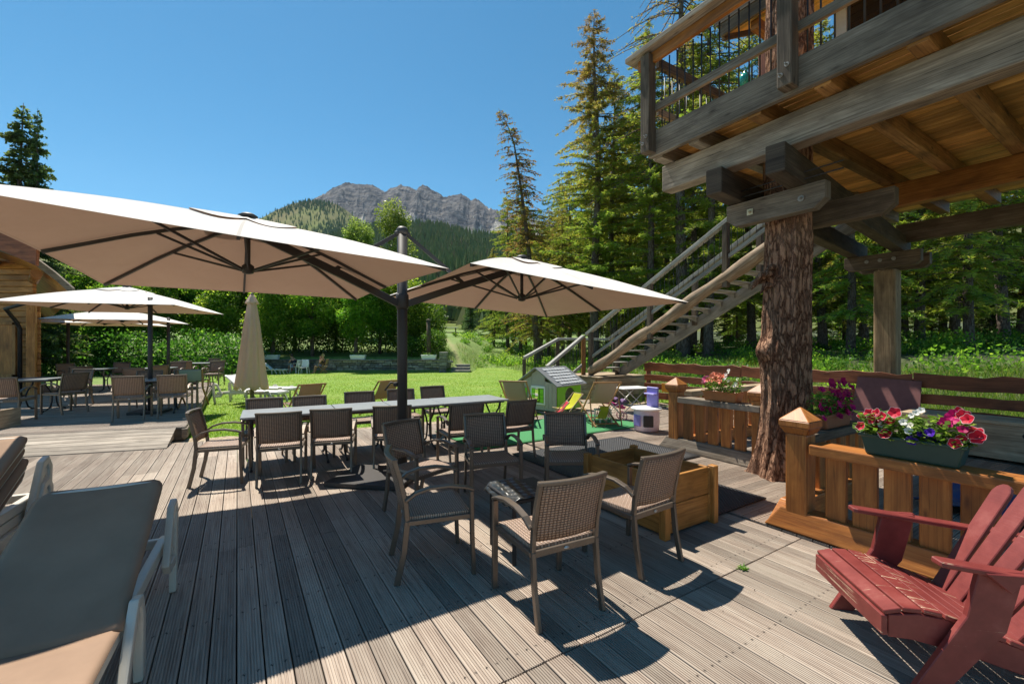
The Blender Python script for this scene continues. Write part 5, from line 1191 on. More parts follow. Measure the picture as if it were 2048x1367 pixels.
for px, Y, s_, o in ((90, 27, .9, dB), (150, 29, 1.05, dA), (215, 27.5, .95, dC), (275, 30, 1.05, dB), (335, 29.5, .95, dA), (390, 31.5, 1.05, dC), (455, 31, 1.0, dB), (505, 33, 1.1, dA), (590, 34, 1.1, dC), (672, 33.5, 1.05, dA), (760, 32.5, 1.0, dB), (812, 31.5, .9, dA)):
    put(o, px, Y, s_, TL)
pop = broadleaf('poplar', 51, 13.0, 2.5, 2.2, 12000, M['pleaf'], 'tall slender poplar showing above the big parasol, left of the post top', None, .2, 1.6, 22)
put(pop, 782, 42, 1.0, first=True); put(pop, 722, 44, .92, 'second slender poplar, shorter, above the big parasol ridge')
put(pop, 690, 60, 1.0, 'brownish distant tree top left of the two poplars')
# clipped dark hedge behind the trees
def hedge(label, x0, x1, y, h, dpt, n, sz):
    z0 = float(hgt((x0+x1)/2, y)); r = thing('hedge', label, 'hedge', ((x0+x1)/2, y, z0))
    P = np.stack([rng.uniform(x0, x1, n)-(x0+x1)/2, rng.normal(0, dpt/2, n), rng.random(n)**.8*h*(1+.18*np.sin(rng.uniform(0, 1, n)*0+0))], -1); P[:, 2] *= 1+.16*np.sin(P[:, 0]*1.3)+.1*np.sin(P[:, 0]*3.7)
    d = unit(rng.normal(0, 1, (n, 3))); l = sz*rng.uniform(.6, 1.3, n); cloud('foliage', diamonds(P, d, l, l*.65, unit(rng.normal(0, 1, (n, 3)))), np.clip(rng.normal(.35, .25, n), 0, 1), M['hleaf'], r)
    mb = MB()
    for k in range(int((x1-x0)/1.1)): x = -(x1-x0)/2+.5+k*1.1; mb.tube([(x, 0, -.1), (x+.1, .05, h*.4), (x-.05, 0, h*.8)], [.05, .035, .012], 5)
    mb.build('stems', M['larchbark'], r); return r
hedge('long dark unclipped hedge filling in under the leafy trees behind the lawn wall', -19, -5.2, 33.2, 3.4, 1.8, 26000, .17)
hedge('dark hedge closing the far end of the raised deck behind its tables', -33, -15.6, 26.5, 2.3, 1.8, 16000, .17)
hedge('low leafy hedge end around the wooden post right of the umbrella pole', -7.5, -4.6, 30.2, 1.6, 1.0, 6000, .12)
# undergrowth of the forest
def bushes(name, spots, m, sz, kind='stuff'):
    Vs = []; Ts = []
    for x, y, r_, n in spots:
        z = float(hgt(x, y)); d = unit(rng.normal(0, 1, (n, 3))); d[:, 2] = abs(d[:, 2]); p = np.array([x, y, z])+d*(r_*rng.random(n)**.45)[:, None]*np.array([1, 1, .85])
        dd = unit(rng.normal(0, 1, (n, 3))+np.array([0, 0, .3])); l = sz*rng.uniform(.6, 1.4, n); Vs.append(diamonds(p, dd, l, l*.6, unit(rng.normal(0, 1, (n, 3))+np.array([0, 0, .7])))); Ts.append(np.clip(rng.normal(.5, .2, n)+rng.normal(0, .15), 0, 1))
    return tag(cloud(name, np.concatenate(Vs), np.concatenate(Ts), m), kind=kind)
sp2 = []
for _ in range(230):
    Y = 12+32*random.random()**1.2; px = random.uniform(1000, 2200); p = A(px, Y); u = p.dot(U3); v = p.dot(V3)
    if u > (12.0 if v < 9 else 13.8+max(0, (v-12)*.26)): sp2.append((p.x, p.y, random.uniform(.35, 1.15), random.choice((160, 260, 360))))
for _ in range(90):
    Y = random.uniform(33, 58); p = A(random.uniform(880, 1110), Y)
    if abs(p.x-(-3.5-(p.y-30)*.235)) > 1.5: sp2.append((p.x, p.y, random.uniform(.3, .9), 180))
bushes('undergrowth', sp2[::2], M['dleaf'], .13); bushes('undergrowth', sp2[1::2], M['hleaf'], .13)  # every second bush gets the leaves darkened for shade
# ---------------------------------------------------------------- mountain and wooded hills
def ridge_mesh(name, ridge, Yr, Yf, zf, nx, ny, fn, m, pw=1.25):
    rp = np.array(ridge, float); px = np.linspace(rp[0, 0], rp[-1, 0], nx); ry = np.interp(px, rp[:, 0], rp[:, 1]); V = []
    for j in range(ny):
        t = j/(ny-1)
        for i in range(nx):
            zr = CH+(HZ-ry[i])/F*Yr; Y = Yr-(Yr-Yf)*t; z = zf+(zr-zf)*(1-t)**pw; x = (px[i]-1024)/F*(Yr*.55+Y*.45)
            dz, dy = fn(px[i], t, x, Y, zr); V.append((x, Y+dy, z+dz))
    I = np.arange(nx*ny).reshape(ny, nx); Fq = np.stack([I[1:, :-1], I[1:, 1:], I[:-1, 1:], I[:-1, :-1]], -1).reshape(-1, 4)
    me = bpy.data.meshes.new(name); me.from_pydata(V, [], Fq.tolist()); me.polygons.foreach_set('use_smooth', [True]*len(Fq)); me.materials.append(m)
    o = bpy.data.objects.new(name, me); COL.objects.link(o); tag(o, kind='structure'); return np.array(V).reshape(ny, nx, 3)
def rockmat():
    m, nt, b = newmat('grey_dolomite'); co = coords(nt, 'Object', (.001, .001, .001)); geo = nt.nodes.new('ShaderNodeNewGeometry'); sp = nt.nodes.new('ShaderNodeSeparateXYZ'); L(nt, geo.outputs['Normal'], sp.inputs[0])
    pz = nt.nodes.new('ShaderNodeSeparateXYZ'); L(nt, geo.outputs['Position'], pz.inputs[0])
    f = noise(nt, co, 22, 8, .68); a = noise(nt, coords(nt, 'Object', (.001, .001, .006)), 9, 6, .6); st_ = noise(nt, coords(nt, 'Object', (.0006, .0006, .02)), 5, 3, .5)
    c = ramp(nt, f, [(.38, (.022, .024, .03)), (.5, (.08, .08, .088)), (.62, (.21, .195, .185))]); c = mixc(nt, ramp(nt, st_, [(.45, (0, 0, 0)), (.6, (.5, .5, .5))]), c, (.26, .225, .19))
    gull = noise(nt, coords(nt, 'Object', (.0075, .002, .0013)), 1.3, 5, .55, 1.2)
    c = mixc(nt, ramp(nt, math_(nt, 'ADD', gull, math_(nt, 'MULTIPLY', math_(nt, 'SUBTRACT', 860.0, pz.outputs[2]), .00065)), [(.62, (0, 0, 0)), (.68, (1, 1, 1))]), c, (.46, .42, .36))
    low = math_(nt, 'ADD', math_(nt, 'MULTIPLY', math_(nt, 'SUBTRACT', 760.0, pz.outputs[2]), .0032), math_(nt, 'MULTIPLY', math_(nt, 'SUBTRACT', f, .5), 1.6))
    c = mixc(nt, ramp(nt, low, [(.35, (0, 0, 0)), (.6, (1, 1, 1))]), c, (.14, .19, .06))
    L(nt, c, b.inputs['Base Color']); b.inputs['Roughness'].default_value = .95; b.inputs['Specular IOR Level'].default_value = .05; bump(nt, b, f, .8, 40); return m
MR = [(430, 470), (560, 428), (624, 400), (640, 391), (652, 386), (662.5, 377), (680, 370), (693, 364), (711, 368), (744, 369), (756, 375.5), (770, 384.4), (779, 377), (791, 374), (801, 368.7), (810, 373), (820, 373), (831, 380.6), (844, 369), (855.5, 373), (863, 379), (878, 386), (888.5, 394.6), (901, 391), (921.5, 387.5), (931.7, 392), (942, 401), (951, 396), (965, 406), (977, 416), (998, 421), (1060, 436), (1200, 470), (1400, 490)]
def rdg(x, y, z):
    a = 0; w = 1; f = 1
    for k in range(5):
        q = 1-abs(mnoise.noise((x*f+k*7.3, y*f, z+k)))*2.0; a += w*q*q; w *= .5; f *= 2.07
    return a/1.9
def rf(px, t, x, Y, zr):
    e = min(1, t*6); wx = 60*mnoise.noise((x*.004, t*2.5, 9)); h = rdg((x+wx)*.0048, t*2.0, 3.0)
    return (210*(h-.62)*e*(1-t*.55)+(1-e)*9*mnoise.noise((px*.25, 0, 5)), -90*(1-h)*e)
ridge_mesh('mountain', MR, 2900, 1900, 260, 520, 130, rf, rockmat(), 1.15)
bpy.data.objects['mountain'].data.polygons.foreach_set('use_smooth', [False]*len(bpy.data.objects['mountain'].data.polygons))
def hillmat(name, ca, cb, cc):
    m, nt, b = newmat(name); f = noise(nt, coords(nt, 'Object', (.02,)*3), 1.2, 7, .65); g = noise(nt, coords(nt, 'Object', (.02,)*3), .22, 4, .6)
    c = mixc(nt, ramp(nt, g, [(.4, (0, 0, 0)), (.65, (1, 1, 1))]), ramp(nt, f, [(.3, ca), (.6, cb)]), cc)
    L(nt, c, b.inputs['Base Color']); b.inputs['Roughness'].default_value = .95; b.inputs['Specular IOR Level'].default_value = .05; bump(nt, b, f, .5, 3); return m
HL = [(-500, 560), (-100, 530), (200, 505), (380, 475), (470, 452), (525, 435), (551, 421), (584, 407), (622, 401), (642, 403.5), (662, 405), (678, 411), (698, 424), (721, 441), (760, 470), (820, 500), (900, 530)]
HR_ = [(560, 530), (640, 498), (700, 470), (760, 456), (815, 452), (850, 454), (881, 458), (911, 466), (952, 474), (1000, 480), (1080, 486), (1200, 480), (1500, 470), (2000, 450), (2500, 440)]
hf = lambda px, t, x, Y, zr: (10*mnoise.noise((x*.012, Y*.01, 2))*min(1, t*8), 0)
VL = ridge_mesh('hill', HL, 1500, 700, 0, 180, 50, hf, hillmat('alpine_pasture', (.10, .14, .035), (.17, .19, .06), (.19, .15, .085)), 1.2)
VR = ridge_mesh('wooded_hill', HR_, 800, 110, 0, 180, 60, hf, hillmat('hill_meadow', (.075, .12, .03), (.12, .16, .045), (.16, .15, .06)), 1.3)
def farwood(name, V, n, hmin, hmax, dens, m, lo, hi):
    ny, nx, _ = V.shape; j = rng.uniform(0, ny-2, n*12); i = rng.uniform(0, nx-2, n*12); p = V[j.astype(int), i.astype(int)]+(V[j.astype(int)+1, i.astype(int)]-V[j.astype(int), i.astype(int)])*(j % 1)[:, None]+(V[j.astype(int), i.astype(int)+1]-V[j.astype(int), i.astype(int)])*(i % 1)[:, None]
    px = 1024+F*p[:, 0]/p[:, 1]; keep = (px > lo) & (px < hi) & (rng.random(n*12) < dens(p, px)); p = p[keep][:n]; n = len(p)
    h = rng.uniform(hmin, hmax, n); r_ = h*rng.uniform(.13, .2, n); a0 = rng.uniform(0, 6.28, n); Vs = []; Ts = []
    tc = np.clip(rng.normal(.55, .2, n), 0, 1)
    for lay, (zb, zt, rr) in enumerate(((.08, .62, 1.0), (.36, 1.0, .68))):
        for k in range(5):
            a = a0+k*2*PI/5+lay*.6; b_ = a+2*PI/5; jg = rng.uniform(.75, 1.2, (2, n))
            q = lambda ang, z, rad_: p+np.stack([np.cos(ang)*rad_, np.sin(ang)*rad_, z*h], -1)
            Vs.append(np.stack([q(a, zb, r_*rr*jg[0]), q(b_, zb+.04, r_*rr*jg[1]), q(a, zt, 0*r_)], 1)); Ts.append(np.clip(tc+rng.normal(0, .08, n), 0, 1))
    return tag(cloud(name, np.concatenate(Vs).reshape(-1, 3), np.concatenate(Ts), m, None, 3), kind='stuff')
M['far'] = leafy('far_conifers', [(0, (.20, .165, .08)), (.3, (.17, .2, .07)), (.6, (.125, .19, .06)), (1, (.075, .145, .055))], .15, .8, 0, 1.2)
farwood('distant_forest', VL, 20000, 8, 15, lambda p, px: np.clip(.25+.6*np.sin(p[:, 0]*.013+1)*np.sin(p[:, 1]*.011)+(1300-p[:, 1])*.0012, .04, .9), M['far'], 470, 860)
farwood('distant_forest', VR, 16000, 11, 20, lambda p, px: np.clip(.7+.5*np.sin(p[:, 0]*.03)*np.sin(p[:, 1]*.02)-.75*((px > 870) & (px < 935) & (p[:, 1] < 330)), .0, 1), M['far'], 560, 1180)
# ---------------------------------------------------------------- end of the lawn: stone wall, troughs, steps
sm_, nt, b = newmat('rubble_stone'); f = noise(nt, coords(nt, 'Object'), 7, 6, .7)
c = ramp(nt, f, [(.3, (.13, .12, .105)), (.55, (.25, .235, .21)), (.75, (.37, .35, .32))]); L(nt, hsv(nt, c, v=math_(nt, 'MULTIPLY_ADD', tintv(nt), .8, .55)), b.inputs['Base Color']); b.inputs['Roughness'].default_value = .9; bump(nt, b, f, .7, .03); M['stone'] = sm_
def stonewall(label, x0, x1, y, z0, rows):
    r = wthing('stone_wall', label, 'wall', (x0, y, z0)); mb = MB()
    for k in range(rows):
        x = x0; hh = .165
        while x < x1:
            l = random.uniform(.22, .62); d = random.uniform(-.03, .03); t_ = random.random(); z = z0+k*hh
            j = lambda: random.uniform(-.018, .018)
            P = [Vector((x+j(), y+d-.2, z+j())), Vector((x+j(), y+.25, z)), Vector((x+j(), y+.25, z+hh-.012)), Vector((x+j(), y+d-.2, z+hh-.014+j()))]
            mb.hexa(P+[p+Vector((l-.014+j(), j(), j())) for p in P], tint=t_); x += l
    mb.build('stones', M['stone'], r, .025)
    mb = MB(); x = x0-.1
    while x < x1:
        l = random.uniform(.5, 1.0); mb.box((x+l/2, y-.0, z0+rows*.165+.03+random.uniform(-.008, .008)), (l-.012, .58, .055), random.uniform(-.02, .02)); x += l
    mb.build('coping', M['stone'], r, .012)
stonewall('low rubble stone wall closing the far end of the lawn', -21.0, -4.4, 28.72, -.14, 5)
for px, l in ((543, 'white planter trough on the stone wall, leftmost of three'), (716, 'white planter trough on the stone wall, middle of three'), (858, 'white planter trough on the stone wall at the foot of the wooden post')):
    p = A(px, 28.72, .745); r = wthing('white_trough', l, 'planter', p, 'white troughs on the stone wall')
    mb = MB(); mb.hexa([p+Vector((a*.45, b_*.13, .0)) for a, b_ in ((-1, -1), (1, -1), (1, 1), (-1, 1))]+[p+Vector((a*.52, b_*.16, .3)) for a, b_ in ((-1, -1), (1, -1), (1, 1), (-1, 1))]); mb.build('box', M['white'], r, .02)
    foliage(p+Z3*.28, Vector((.95, 0, 0)), Vector((0, .28, 0)), .16, 120, .08, M['leaf'], r)
p = A(857, 29.35, .9); r = wthing('wooden_post', 'dark upright wooden post on the stone wall right of the umbrella pole', 'post', p)
mb = MB(); mb.tube([p-Z3*.1, p+Z3*1.3+Vector((.02, 0, 0)), p+Z3*2.45], [.16, .15, .13], 10); mb.build('shaft', M['darkwood'], r)
mb = MB(); mb.lathe([(.0, 0), (.17, .0), (.17, .04), (0, .09)], p+Z3*2.46, 10); mb.build('cap', M['greywood'], r)
p = A(887, 28.6, -.14); r = wthing('stone_pillar', 'small stone pillar at the right end of the stone wall', 'pillar', p); mb = MB()
for k in range(6): mb.box(p+Vector((random.uniform(-.02, .02), 0, .12+k*.23)), (.5+random.uniform(-.05, .05), .5, .22), random.uniform(-.1, .1))
mb.build('stones', M['stone'], r, .03)
p = A(922, 28.6, -.12); r = wthing('stone_steps', 'two low stone steps at the foot of the meadow path', 'steps', p)
for k in range(3): mb = MB(); mb.box(p+Vector((-.05*k, .42*k, .09+.17*k)), (1.25, .5, .16), .02*k); mb.build('step', M['stone'], r, .02)
# people resting at the wall
def skinned(name, pts, edges, m, parent, lev=1):
    bm = bmesh.new(); vs = [bm.verts.new(p[:3]) for p in pts]
    for a, b_ in edges: bm.edges.new((vs[a], vs[b_]))
    me = bpy.data.meshes.new('tmp'); bm.to_mesh(me); bm.free(); o = bpy.data.objects.new('tmp', me); COL.objects.link(o)
    o.modifiers.new('s', 'SKIN'); sv = me.skin_vertices[0].data
    for i, p in enumerate(pts): sv[i].radius = (p[3], p[3]); sv[i].use_root = (i == 0)
    o.modifiers.new('u', 'SUBSURF').levels = lev; o.modifiers['u'].render_levels = lev
    dg = bpy.context.evaluated_depsgraph_get(); m2 = bpy.data.meshes.new_from_object(o.evaluated_get(dg)); bpy.data.objects.remove(o)
    m2.name = name; m2.materials.clear(); m2.materials.append(m); m2.polygons.foreach_set('use_smooth', [True]*len(m2.polygons))
    q = bpy.data.objects.new(name, m2); link(q, parent); return q
skin_ = plain('warm_brown_skin', (.46, .25, .17), .5, 0, .3, .08, .02, 20)  # one even warm brown for all skin
def person(label, loc, rz, lean, shirt, shorts, hairc, hands):
    r = thing('person', label, 'person', loc, rz); hd = Vector((0, -.02+lean*.62, .40+.66)); ch = Vector((0, lean*.36, .40+.40)); nk = Vector((0, lean*.5, .40+.53))
    P = [(0, 0, .42, .13), (*ch, .14), (*nk, .055), (hd.x, hd.y, hd.z-.05, .075), (hd.x, hd.y+.01, hd.z+.07, .088)]; E = [(0, 1), (1, 2), (2, 3), (3, 4)]
    for s_ in (-1, 1):
        i = len(P); P += [(s_*.17, ch.y, ch.z+.09, .06), (s_*.22, ch.y+.14, ch.z-.14, .042), (s_*hands[0], hands[1], hands[2], .03)]; E += [(1, i), (i, i+1), (i+1, i+2)]
        for k, (fx, fl) in enumerate(((.022, .07), (.008, .085), (-.008, .08), (-.022, .065), (.035, .04))):
            P.append((s_*(hands[0]-fx), hands[1]+(.02 if k == 4 else fl*.7), hands[2]+fl*.6, .010)); E.append((i+2, len(P)-1))
        i = len(P); P += [(s_*.10, .10, .42, .088), (s_*.12, .44, .46, .064), (s_*.13, .50, .08, .042), (s_*.13, .66, .04, .035)]; E += [(0, i), (i, i+1), (i+1, i+2), (i+2, i+3)]
    b_ = skinned('body', P, E, skin_, r, 2)
    skinned('shirt', [(0, .0, .46, .145), (*ch, .155), (nk.x, nk.y-.01, nk.z-.04, .075), (.19, ch.y+.02, ch.z+.07, .07), (-.19, ch.y+.02, ch.z+.07, .07)], [(0, 1), (1, 2), (1, 3), (1, 4)], shirt, r)
    skinned('shorts', [(0, 0, .43, .145), (.11, .16, .44, .10), (.12, .34, .45, .088), (-.11, .16, .44, .10), (-.12, .34, .45, .088)], [(0, 1), (1, 2), (0, 3), (3, 4)], shorts, r)
    skinned('hair', [(hd.x, hd.y-.04, hd.z+.09, .088), (hd.x, hd.y-.08, hd.z+.01, .07), (hd.x, hd.y+.02, hd.z+.135, .06)], [(0, 1), (0, 2)], hairc, r)
    mb = MB()
    for s_ in (-1, 1): mb.lathe([(0, -.012), (.011, 0), (0, .012)], (hd.x+s_*.032, hd.y+.085, hd.z+.045), 6)
    mb.lathe([(.018, -.03), (.012, .0), (.004, .03)], (hd.x, hd.y+.094, hd.z+.01), 6); mb.build('face', plain('face_detail', (.25, .12, .09), .5), r)
    return r
hair = plain('dark_hair', (.03, .02, .015), .5); grey = plain('fair_hair', (.3, .24, .16), .5)
person('person in dark top and pale blue shorts bent forward on a white chair', tuple(A(592, 27.6, -.1)), rad(70), .62, plain('navy_cotton', (.02, .022, .04), .8), plain('pale_blue_cotton', (.3, .36, .55), .8), hair, (.06, .46, .72))
person('person in black top on a folding chair, hands raised to the face', tuple(A(646, 27.6, -.1)), rad(100), .05, plain('black_cotton', (.015, .015, .017), .8), plain('denim_cotton', (.06, .08, .14), .8), grey, (.07, .14, 1.02))
def monobloc(name, label, loc, rz):
    r = thing(name, label, 'chair', loc, rz)
    mb = MB(); mb.slab(lambda a, b_: ((a-.5)*.46, -.22+.44*b_, .41-.02*math.sin(PI*a)), 6, 6, .015); mb.build('seat', M['white'], r)
    mb = MB(); mb.slab(lambda a, b_: ((a-.5)*(.46-.06*b_), -.22-.12*b_-.03*math.sin(PI*a), .42+.45*b_), 8, 6, .014); mb.build('backrest', M['white'], r)
    for x in (-.22, .22):
        for y in (-.22, .22): mb = MB(); mb.bar((x*1.15, y*1.15, 0), (x, y, .41), .04, .03); mb.build('leg', M['white'], r, .004)
        mb = MB(); mb.sqtube([(x*1.1, .2, .4), (x*1.15, .16, .62), (x*1.12, -.25, .64)], .045, .025); mb.build('armrest', M['white'], r, .004)
    return r
monobloc('plastic_chair', 'white plastic chair standing empty between the two people by the stone wall', tuple(A(608, 27.1, -.1)), rad(190))
folding_chair('folding_chair', 'wooden folding chair under the person in black by the stone wall', 'chair', tuple(A(646, 27.6, -.1)), rad(100), M['canvas2'])
monobloc('plastic_chair', 'white plastic chair under the bent person in pale blue shorts', tuple(A(592, 27.6, -.1)), rad(70))
dup(l2, tuple(A(575, 26.9, -.1)), rad(95), 'low white sun lounger in shade before the stone wall, beside two people', None, (.8, .8, .8))
# ---------------------------------------------------------------- far away: van and shelter
vq = A(1006, 62); vq.z = float(hgt(vq.x, vq.y)); r = wthing('white_van', 'white van parked far off between conifers, half hidden', 'van', vq)
mb = MB(); mb.prism([(-2.4, .45), (2.3, .45), (2.35, 1.1), (1.75, 1.3), (1.15, 2.2), (-2.35, 2.25), (-2.45, 1.2)], vq, Vector((-1, 0, 0)), Z3, Vector((0, 1, 0)), 1.9); bdy = mb.build('body', M['white'], r, .08, 2)
mb = MB(); mb.prism([(-2.1, 1.35), (1.3, 1.35), (.95, 2.0), (-2.1, 2.02)], vq+Vector((0, -.955, 0)), Vector((-1, 0, 0)), Z3, Vector((0, 1, 0)), .02); mb.build('side_window', M['glass'], r)
for x in (-1.5, 1.45): mb = MB(); mb.tube([vq+Vector((-x, -.96, .36)), vq+Vector((-x, -.75, .36))], .36, 18); mb.build('wheel', M['iron'], r)
q = A(898, 46); q.z = float(hgt(q.x, q.y)); r = wthing('picnic_table', 'picnic table with a pale sunlit top beside the meadow path', 'table', q)
mb = MB(); mb.box(q+Z3*.95, (2.0, 1.0, .06), .05); mb.build('tabletop', M['white'], r, .01)
for x in (-.7, .7): mb = MB(); mb.bar(q+Vector((x, -.5, 0)), q+Vector((x, .2, .93)), .09, .09); mb.bar(q+Vector((x, .5, 0)), q+Vector((x, -.2, .93)), .09, .09); mb.build('trestle', M['darkwood'], r, .006)
for s_ in (-1, 1): mb = MB(); mb.box(q+Vector((0, s_*.85, .45)), (2.0, .3, .05), .05); mb.build('bench', M['darkwood'], r, .006)
# ---------------------------------------------------------------- deck chairs
def deckchair(label, loc, rz, m, sc=1.0, wood_=None):
    r = thing('deck_chair', label, 'deck chair', loc, rz, 'canvas deck chairs'); wd = wood_ or M['stool']; r.scale = (sc,)*3
    for x, a, b_ in ((.29, (.42, 0), (-.52, .92)), (.255, (-.52, 0), (.46, .44))):
        mb = MB()
        for s_ in (-1, 1): mb.bar((s_*x, a[0], a[1]+.015), (s_*x, b_[0], b_[1]), .025, .04)
        mb.bar((-x-.02, b_[0], b_[1]), (x+.02, b_[0], b_[1]), .03, .035); mb.bar((-x, a[0]*.92+b_[0]*.08, a[1]+.07), (x, a[0]*.92+b_[0]*.08, a[1]+.07), .025, .03); mb.build('frame', wd, r, .005)
    mb = MB()
    for s_ in (-1, 1): mb.bar((s_*.32, -.35, .0+.62), (s_*.32, -.5, .02), .02, .03)
    mb.build('prop', wd, r, .003)
    def sl(a, b_):
        p = Vector((0, .46, .455)).lerp(Vector((0, -.52, .935)), b_); p += Vector((0, -.10, -.20))*math.sin(PI*b_)**1.0*(1-.25*b_)*1.2; p.x = (a-.5)*.47; return p
    mb = MB(); mb.slab(sl, 6, 20, .004); mb.build('sling', m, r); return r
rv = math.atan2(V3.y, V3.x)-PI/2
p = A(606, 9.9, -.1); deckchair('brown canvas deck chair behind the left part of the long table', tuple(p), rv+.25, M['canvas'])
p = A(757, 10.9, -.1); deckchair('brown canvas deck chair behind the middle of the long table, near the pole', tuple(p), rv+.25, M['canvas'])
p = G(1040, 842, -.0); deckchair('brown printed deck chair at the left of the green and grey playhouse', tuple(p), rad(-18), M['canvas2'])
p = G(1195, 846); deckchair('sand coloured deck chair in front of the green wall of the playhouse', tuple(p), rad(12), M['canvas2'])
yl = fabric('yellow_print', (.62, .6, .05), .35, (.6, .6, .05)); rd = fabric('pink_red_print', (.6, .05, .09), .3)
p = G(1134, 838); deckchair('small yellow child deck chair in front of the playhouse', tuple(p), rad(120), yl, .62, M['palewood'])
p = G(1112, 846); deckchair('small red child deck chair at the corner of the playhouse', tuple(p), rad(95), rd, .5, M['palewood'])
p = G(1203, 852); deckchair('tiny yellow child deck chair beside the white stool', tuple(p), rad(150), yl, .42, M['palewood'])
# ---------------------------------------------------------------- toy house
hc = G(1113, 823); a_ = Vector((-.743, .669, 0)); b__ = Vector((.669, .743, 0)); WF, WS, EZ, RZ = 1.22, 1.12, .68, 1.07
r = wthing('playhouse', 'grey and lime green plastic playhouse with a tiled grey roof', 'playhouse', hc)
pg = plain('warm_grey_plastic', (.38, .345, .31), .45, 0, .4, .08, .03, 20); lime = plain('lime_plastic', (.22, .60, .02), .4, 0, .45, .06, .02, 20); rg = plain('roof_grey_plastic', (.20, .205, .21), .4, 0, .45, .08, .03, 20)
def panel(o, d, n, polys, m, name, th=.04, par=None):
    mb = MB()
    for pl in polys: mb.prism(pl, o, d, Z3, n, th)
    return mb.build(name, m, par or r, .006)
nf_ = -b__; ns_ = -a_
for o, nm in ((hc, 'front_wall'), (hc+b__*WS, 'back_wall')):
    wl = panel(o, a_, b__, [[(0, 0), (.36, 0), (.36, .75), (0, EZ)], [(.361, 0), (.80, 0), (.80, .16), (.361, .16)], [(.361, .58), (.80, .58), (.80, .93), (WF/2, RZ-.03), (.361, .88)], [(.801, 0), (WF, 0), (WF, EZ), (.801, .87)]], pg, nm)
    if o is hc:
        for k in range(1, 10):
            x = WF*k/10
            if not .34 < x < .82: mb = MB(); mb.bar(o+a_*x+nf_*.022+Z3*.03, o+a_*x+nf_*.022+Z3*(EZ-.03), .012, .006, up=a_); mb.build('siding_rib', pg, wl)
        panel(o+nf_*.026, a_, b__, [[(.34, .14), (.82, .14), (.82, .18), (.34, .18)], [(.34, .56), (.82, .56), (.80, .62), (.36, .62)], [(.34, .181), (.38, .181), (.38, .559), (.34, .559)], [(.78, .181), (.82, .181), (.82, .559), (.78, .559)]], M['white'], 'window_frame', .03, wl)
        for x0, x1 in ((.385, .50), (.66, .775), (.94, 1.10)): panel(o+nf_*.045, a_, b__, [[(x0, .19), (x1, .19), (x1, .30), (x0, .30)], [(x0, .31), (x1, .31), (x1, .40), (x0, .40)], [(x0, .41), (x1, .41), (x1, .55), (x0, .55)]], lime, 'shutter', .02, wl)
for o, nm in ((hc, 'side_wall'), (hc+a_*WF, 'side_wall')):
    arc = [(.36+.22*(1-math.cos(t)), .38+.2*math.sin(t)) for t in np.linspace(0, PI, 11)]
    panel(o, b__, a_, [[(.03, 0), (.36, 0), (.36, EZ), (.03, EZ)], [(.80, 0), (WS-.03, 0), (WS-.03, EZ), (.80, EZ)], [(.361, 0), (.799, 0), (.799, .12), (.361, .12)], [(.361, .38)]+arc[1:-1]+[(.799, .38), (.799, EZ), (.361, EZ)]], lime, nm)
rid = hc+a_*WF/2+Z3*RZ
for s_ in (-1, 1):
    ev = hc+a_*(WF/2+s_*(WF/2+.10))+Z3*(EZ-.06); mb = MB(); d0 = -b__*.12; d1 = b__*(WS+.12)
    nrm = (ev-rid).cross(b__).normalized(); nrm = nrm if nrm.z > 0 else -nrm
    mb.hexa([rid+d0, ev+d0, ev+d0+nrm*.035, rid+d0+nrm*.035, rid+d1, ev+d1, ev+d1+nrm*.035, rid+d1+nrm*.035]); rf_ = mb.build('roof', rg, r, .006)
    mb = MB(); sd = (ev-rid)
    for i in range(6):
        for j in range(8):
            p0 = rid+sd*(.09+.145*i)+b__*(.06+.125*(j+.5*(i % 2)))+nrm*.038; mb.hexa([p0, p0+b__*.105, p0+b__*.105+nrm*.004, p0+nrm*.004, p0+sd*.11, p0+sd*.11+b__*.105, p0+sd*.11+b__*.105+nrm*.016, p0+sd*.11+nrm*.016])
    mb.build('roof_tiles', plain('roof_tile_plastic', (.46, .47, .48), .45), rf_)
# ---------------------------------------------------------------- toys and small furniture
p = G(1226, 838); r = wthing('doll_stroller', 'pink and purple doll stroller with spoked wheels beside the playhouse', 'stroller', p); pk = plain('pink_cloth', (.62, .07, .27), .7, 0, .2); lil = plain('purple_cloth', (.15, .09, .18), .7, 0, .2); pp = plain('pale_pink_plastic', (.62, .32, .36), .4)
for x, y in ((-.2, -.13), (.2, -.13), (-.2, .13), (.2, .13)):
    mb = MB(); c = p+Vector((x, y, .085)); mb.tube([c+Vector((.085*math.cos(t), 0, .085*math.sin(t))) for t in np.linspace(0, 2*PI, 17)], .014, 6, False)
    for t in range(4): mb.bar(c, c+Vector((.08*math.cos(t*PI/2), 0, .08*math.sin(t*PI/2))), .008, .008)
    mb.build('wheel', pp, r)
mb = MB()
for y in (-.12, .12): mb.tube([p+Vector((.2, y, .085)), p+Vector((0, y, .3)), p+Vector((-.26, y, .66))], .01, 6); mb.tube([p+Vector((-.2, y, .085)), p+Vector((0, y, .3)), p+Vector((.24, y, .42))], .01, 6)
mb.tube([p+Vector((-.26, -.12, .66)), p+Vector((-.28, 0, .68)), p+Vector((-.26, .12, .66))], .014, 6); mb.build('frame', M['white'], r)
mb = MB(); mb.slab(lambda a, b_: p+Vector((-.2+.46*a, (b_-.5)*.25, .30+.06*math.cos(a*PI)+.12*abs(b_-.5))), 10, 6, .02); mb.build('seat', pk, r)
mb = MB(); mb.slab(lambda a, b_: p+Vector((-.16+.16*math.cos(PI*(.35+.6*a)), (b_-.5)*.27, .45+.18*math.sin(PI*(.35+.6*a)))), 10, 6, .01); mb.build('hood', pk, r)
mb = MB(); mb.slab(lambda a, b_: p+Vector((.04+.24*a, (b_-.5)*.28, .44-.05*a+.04*math.sin(a*9))), 10, 6, .05); mb.build('blanket', lil, r)
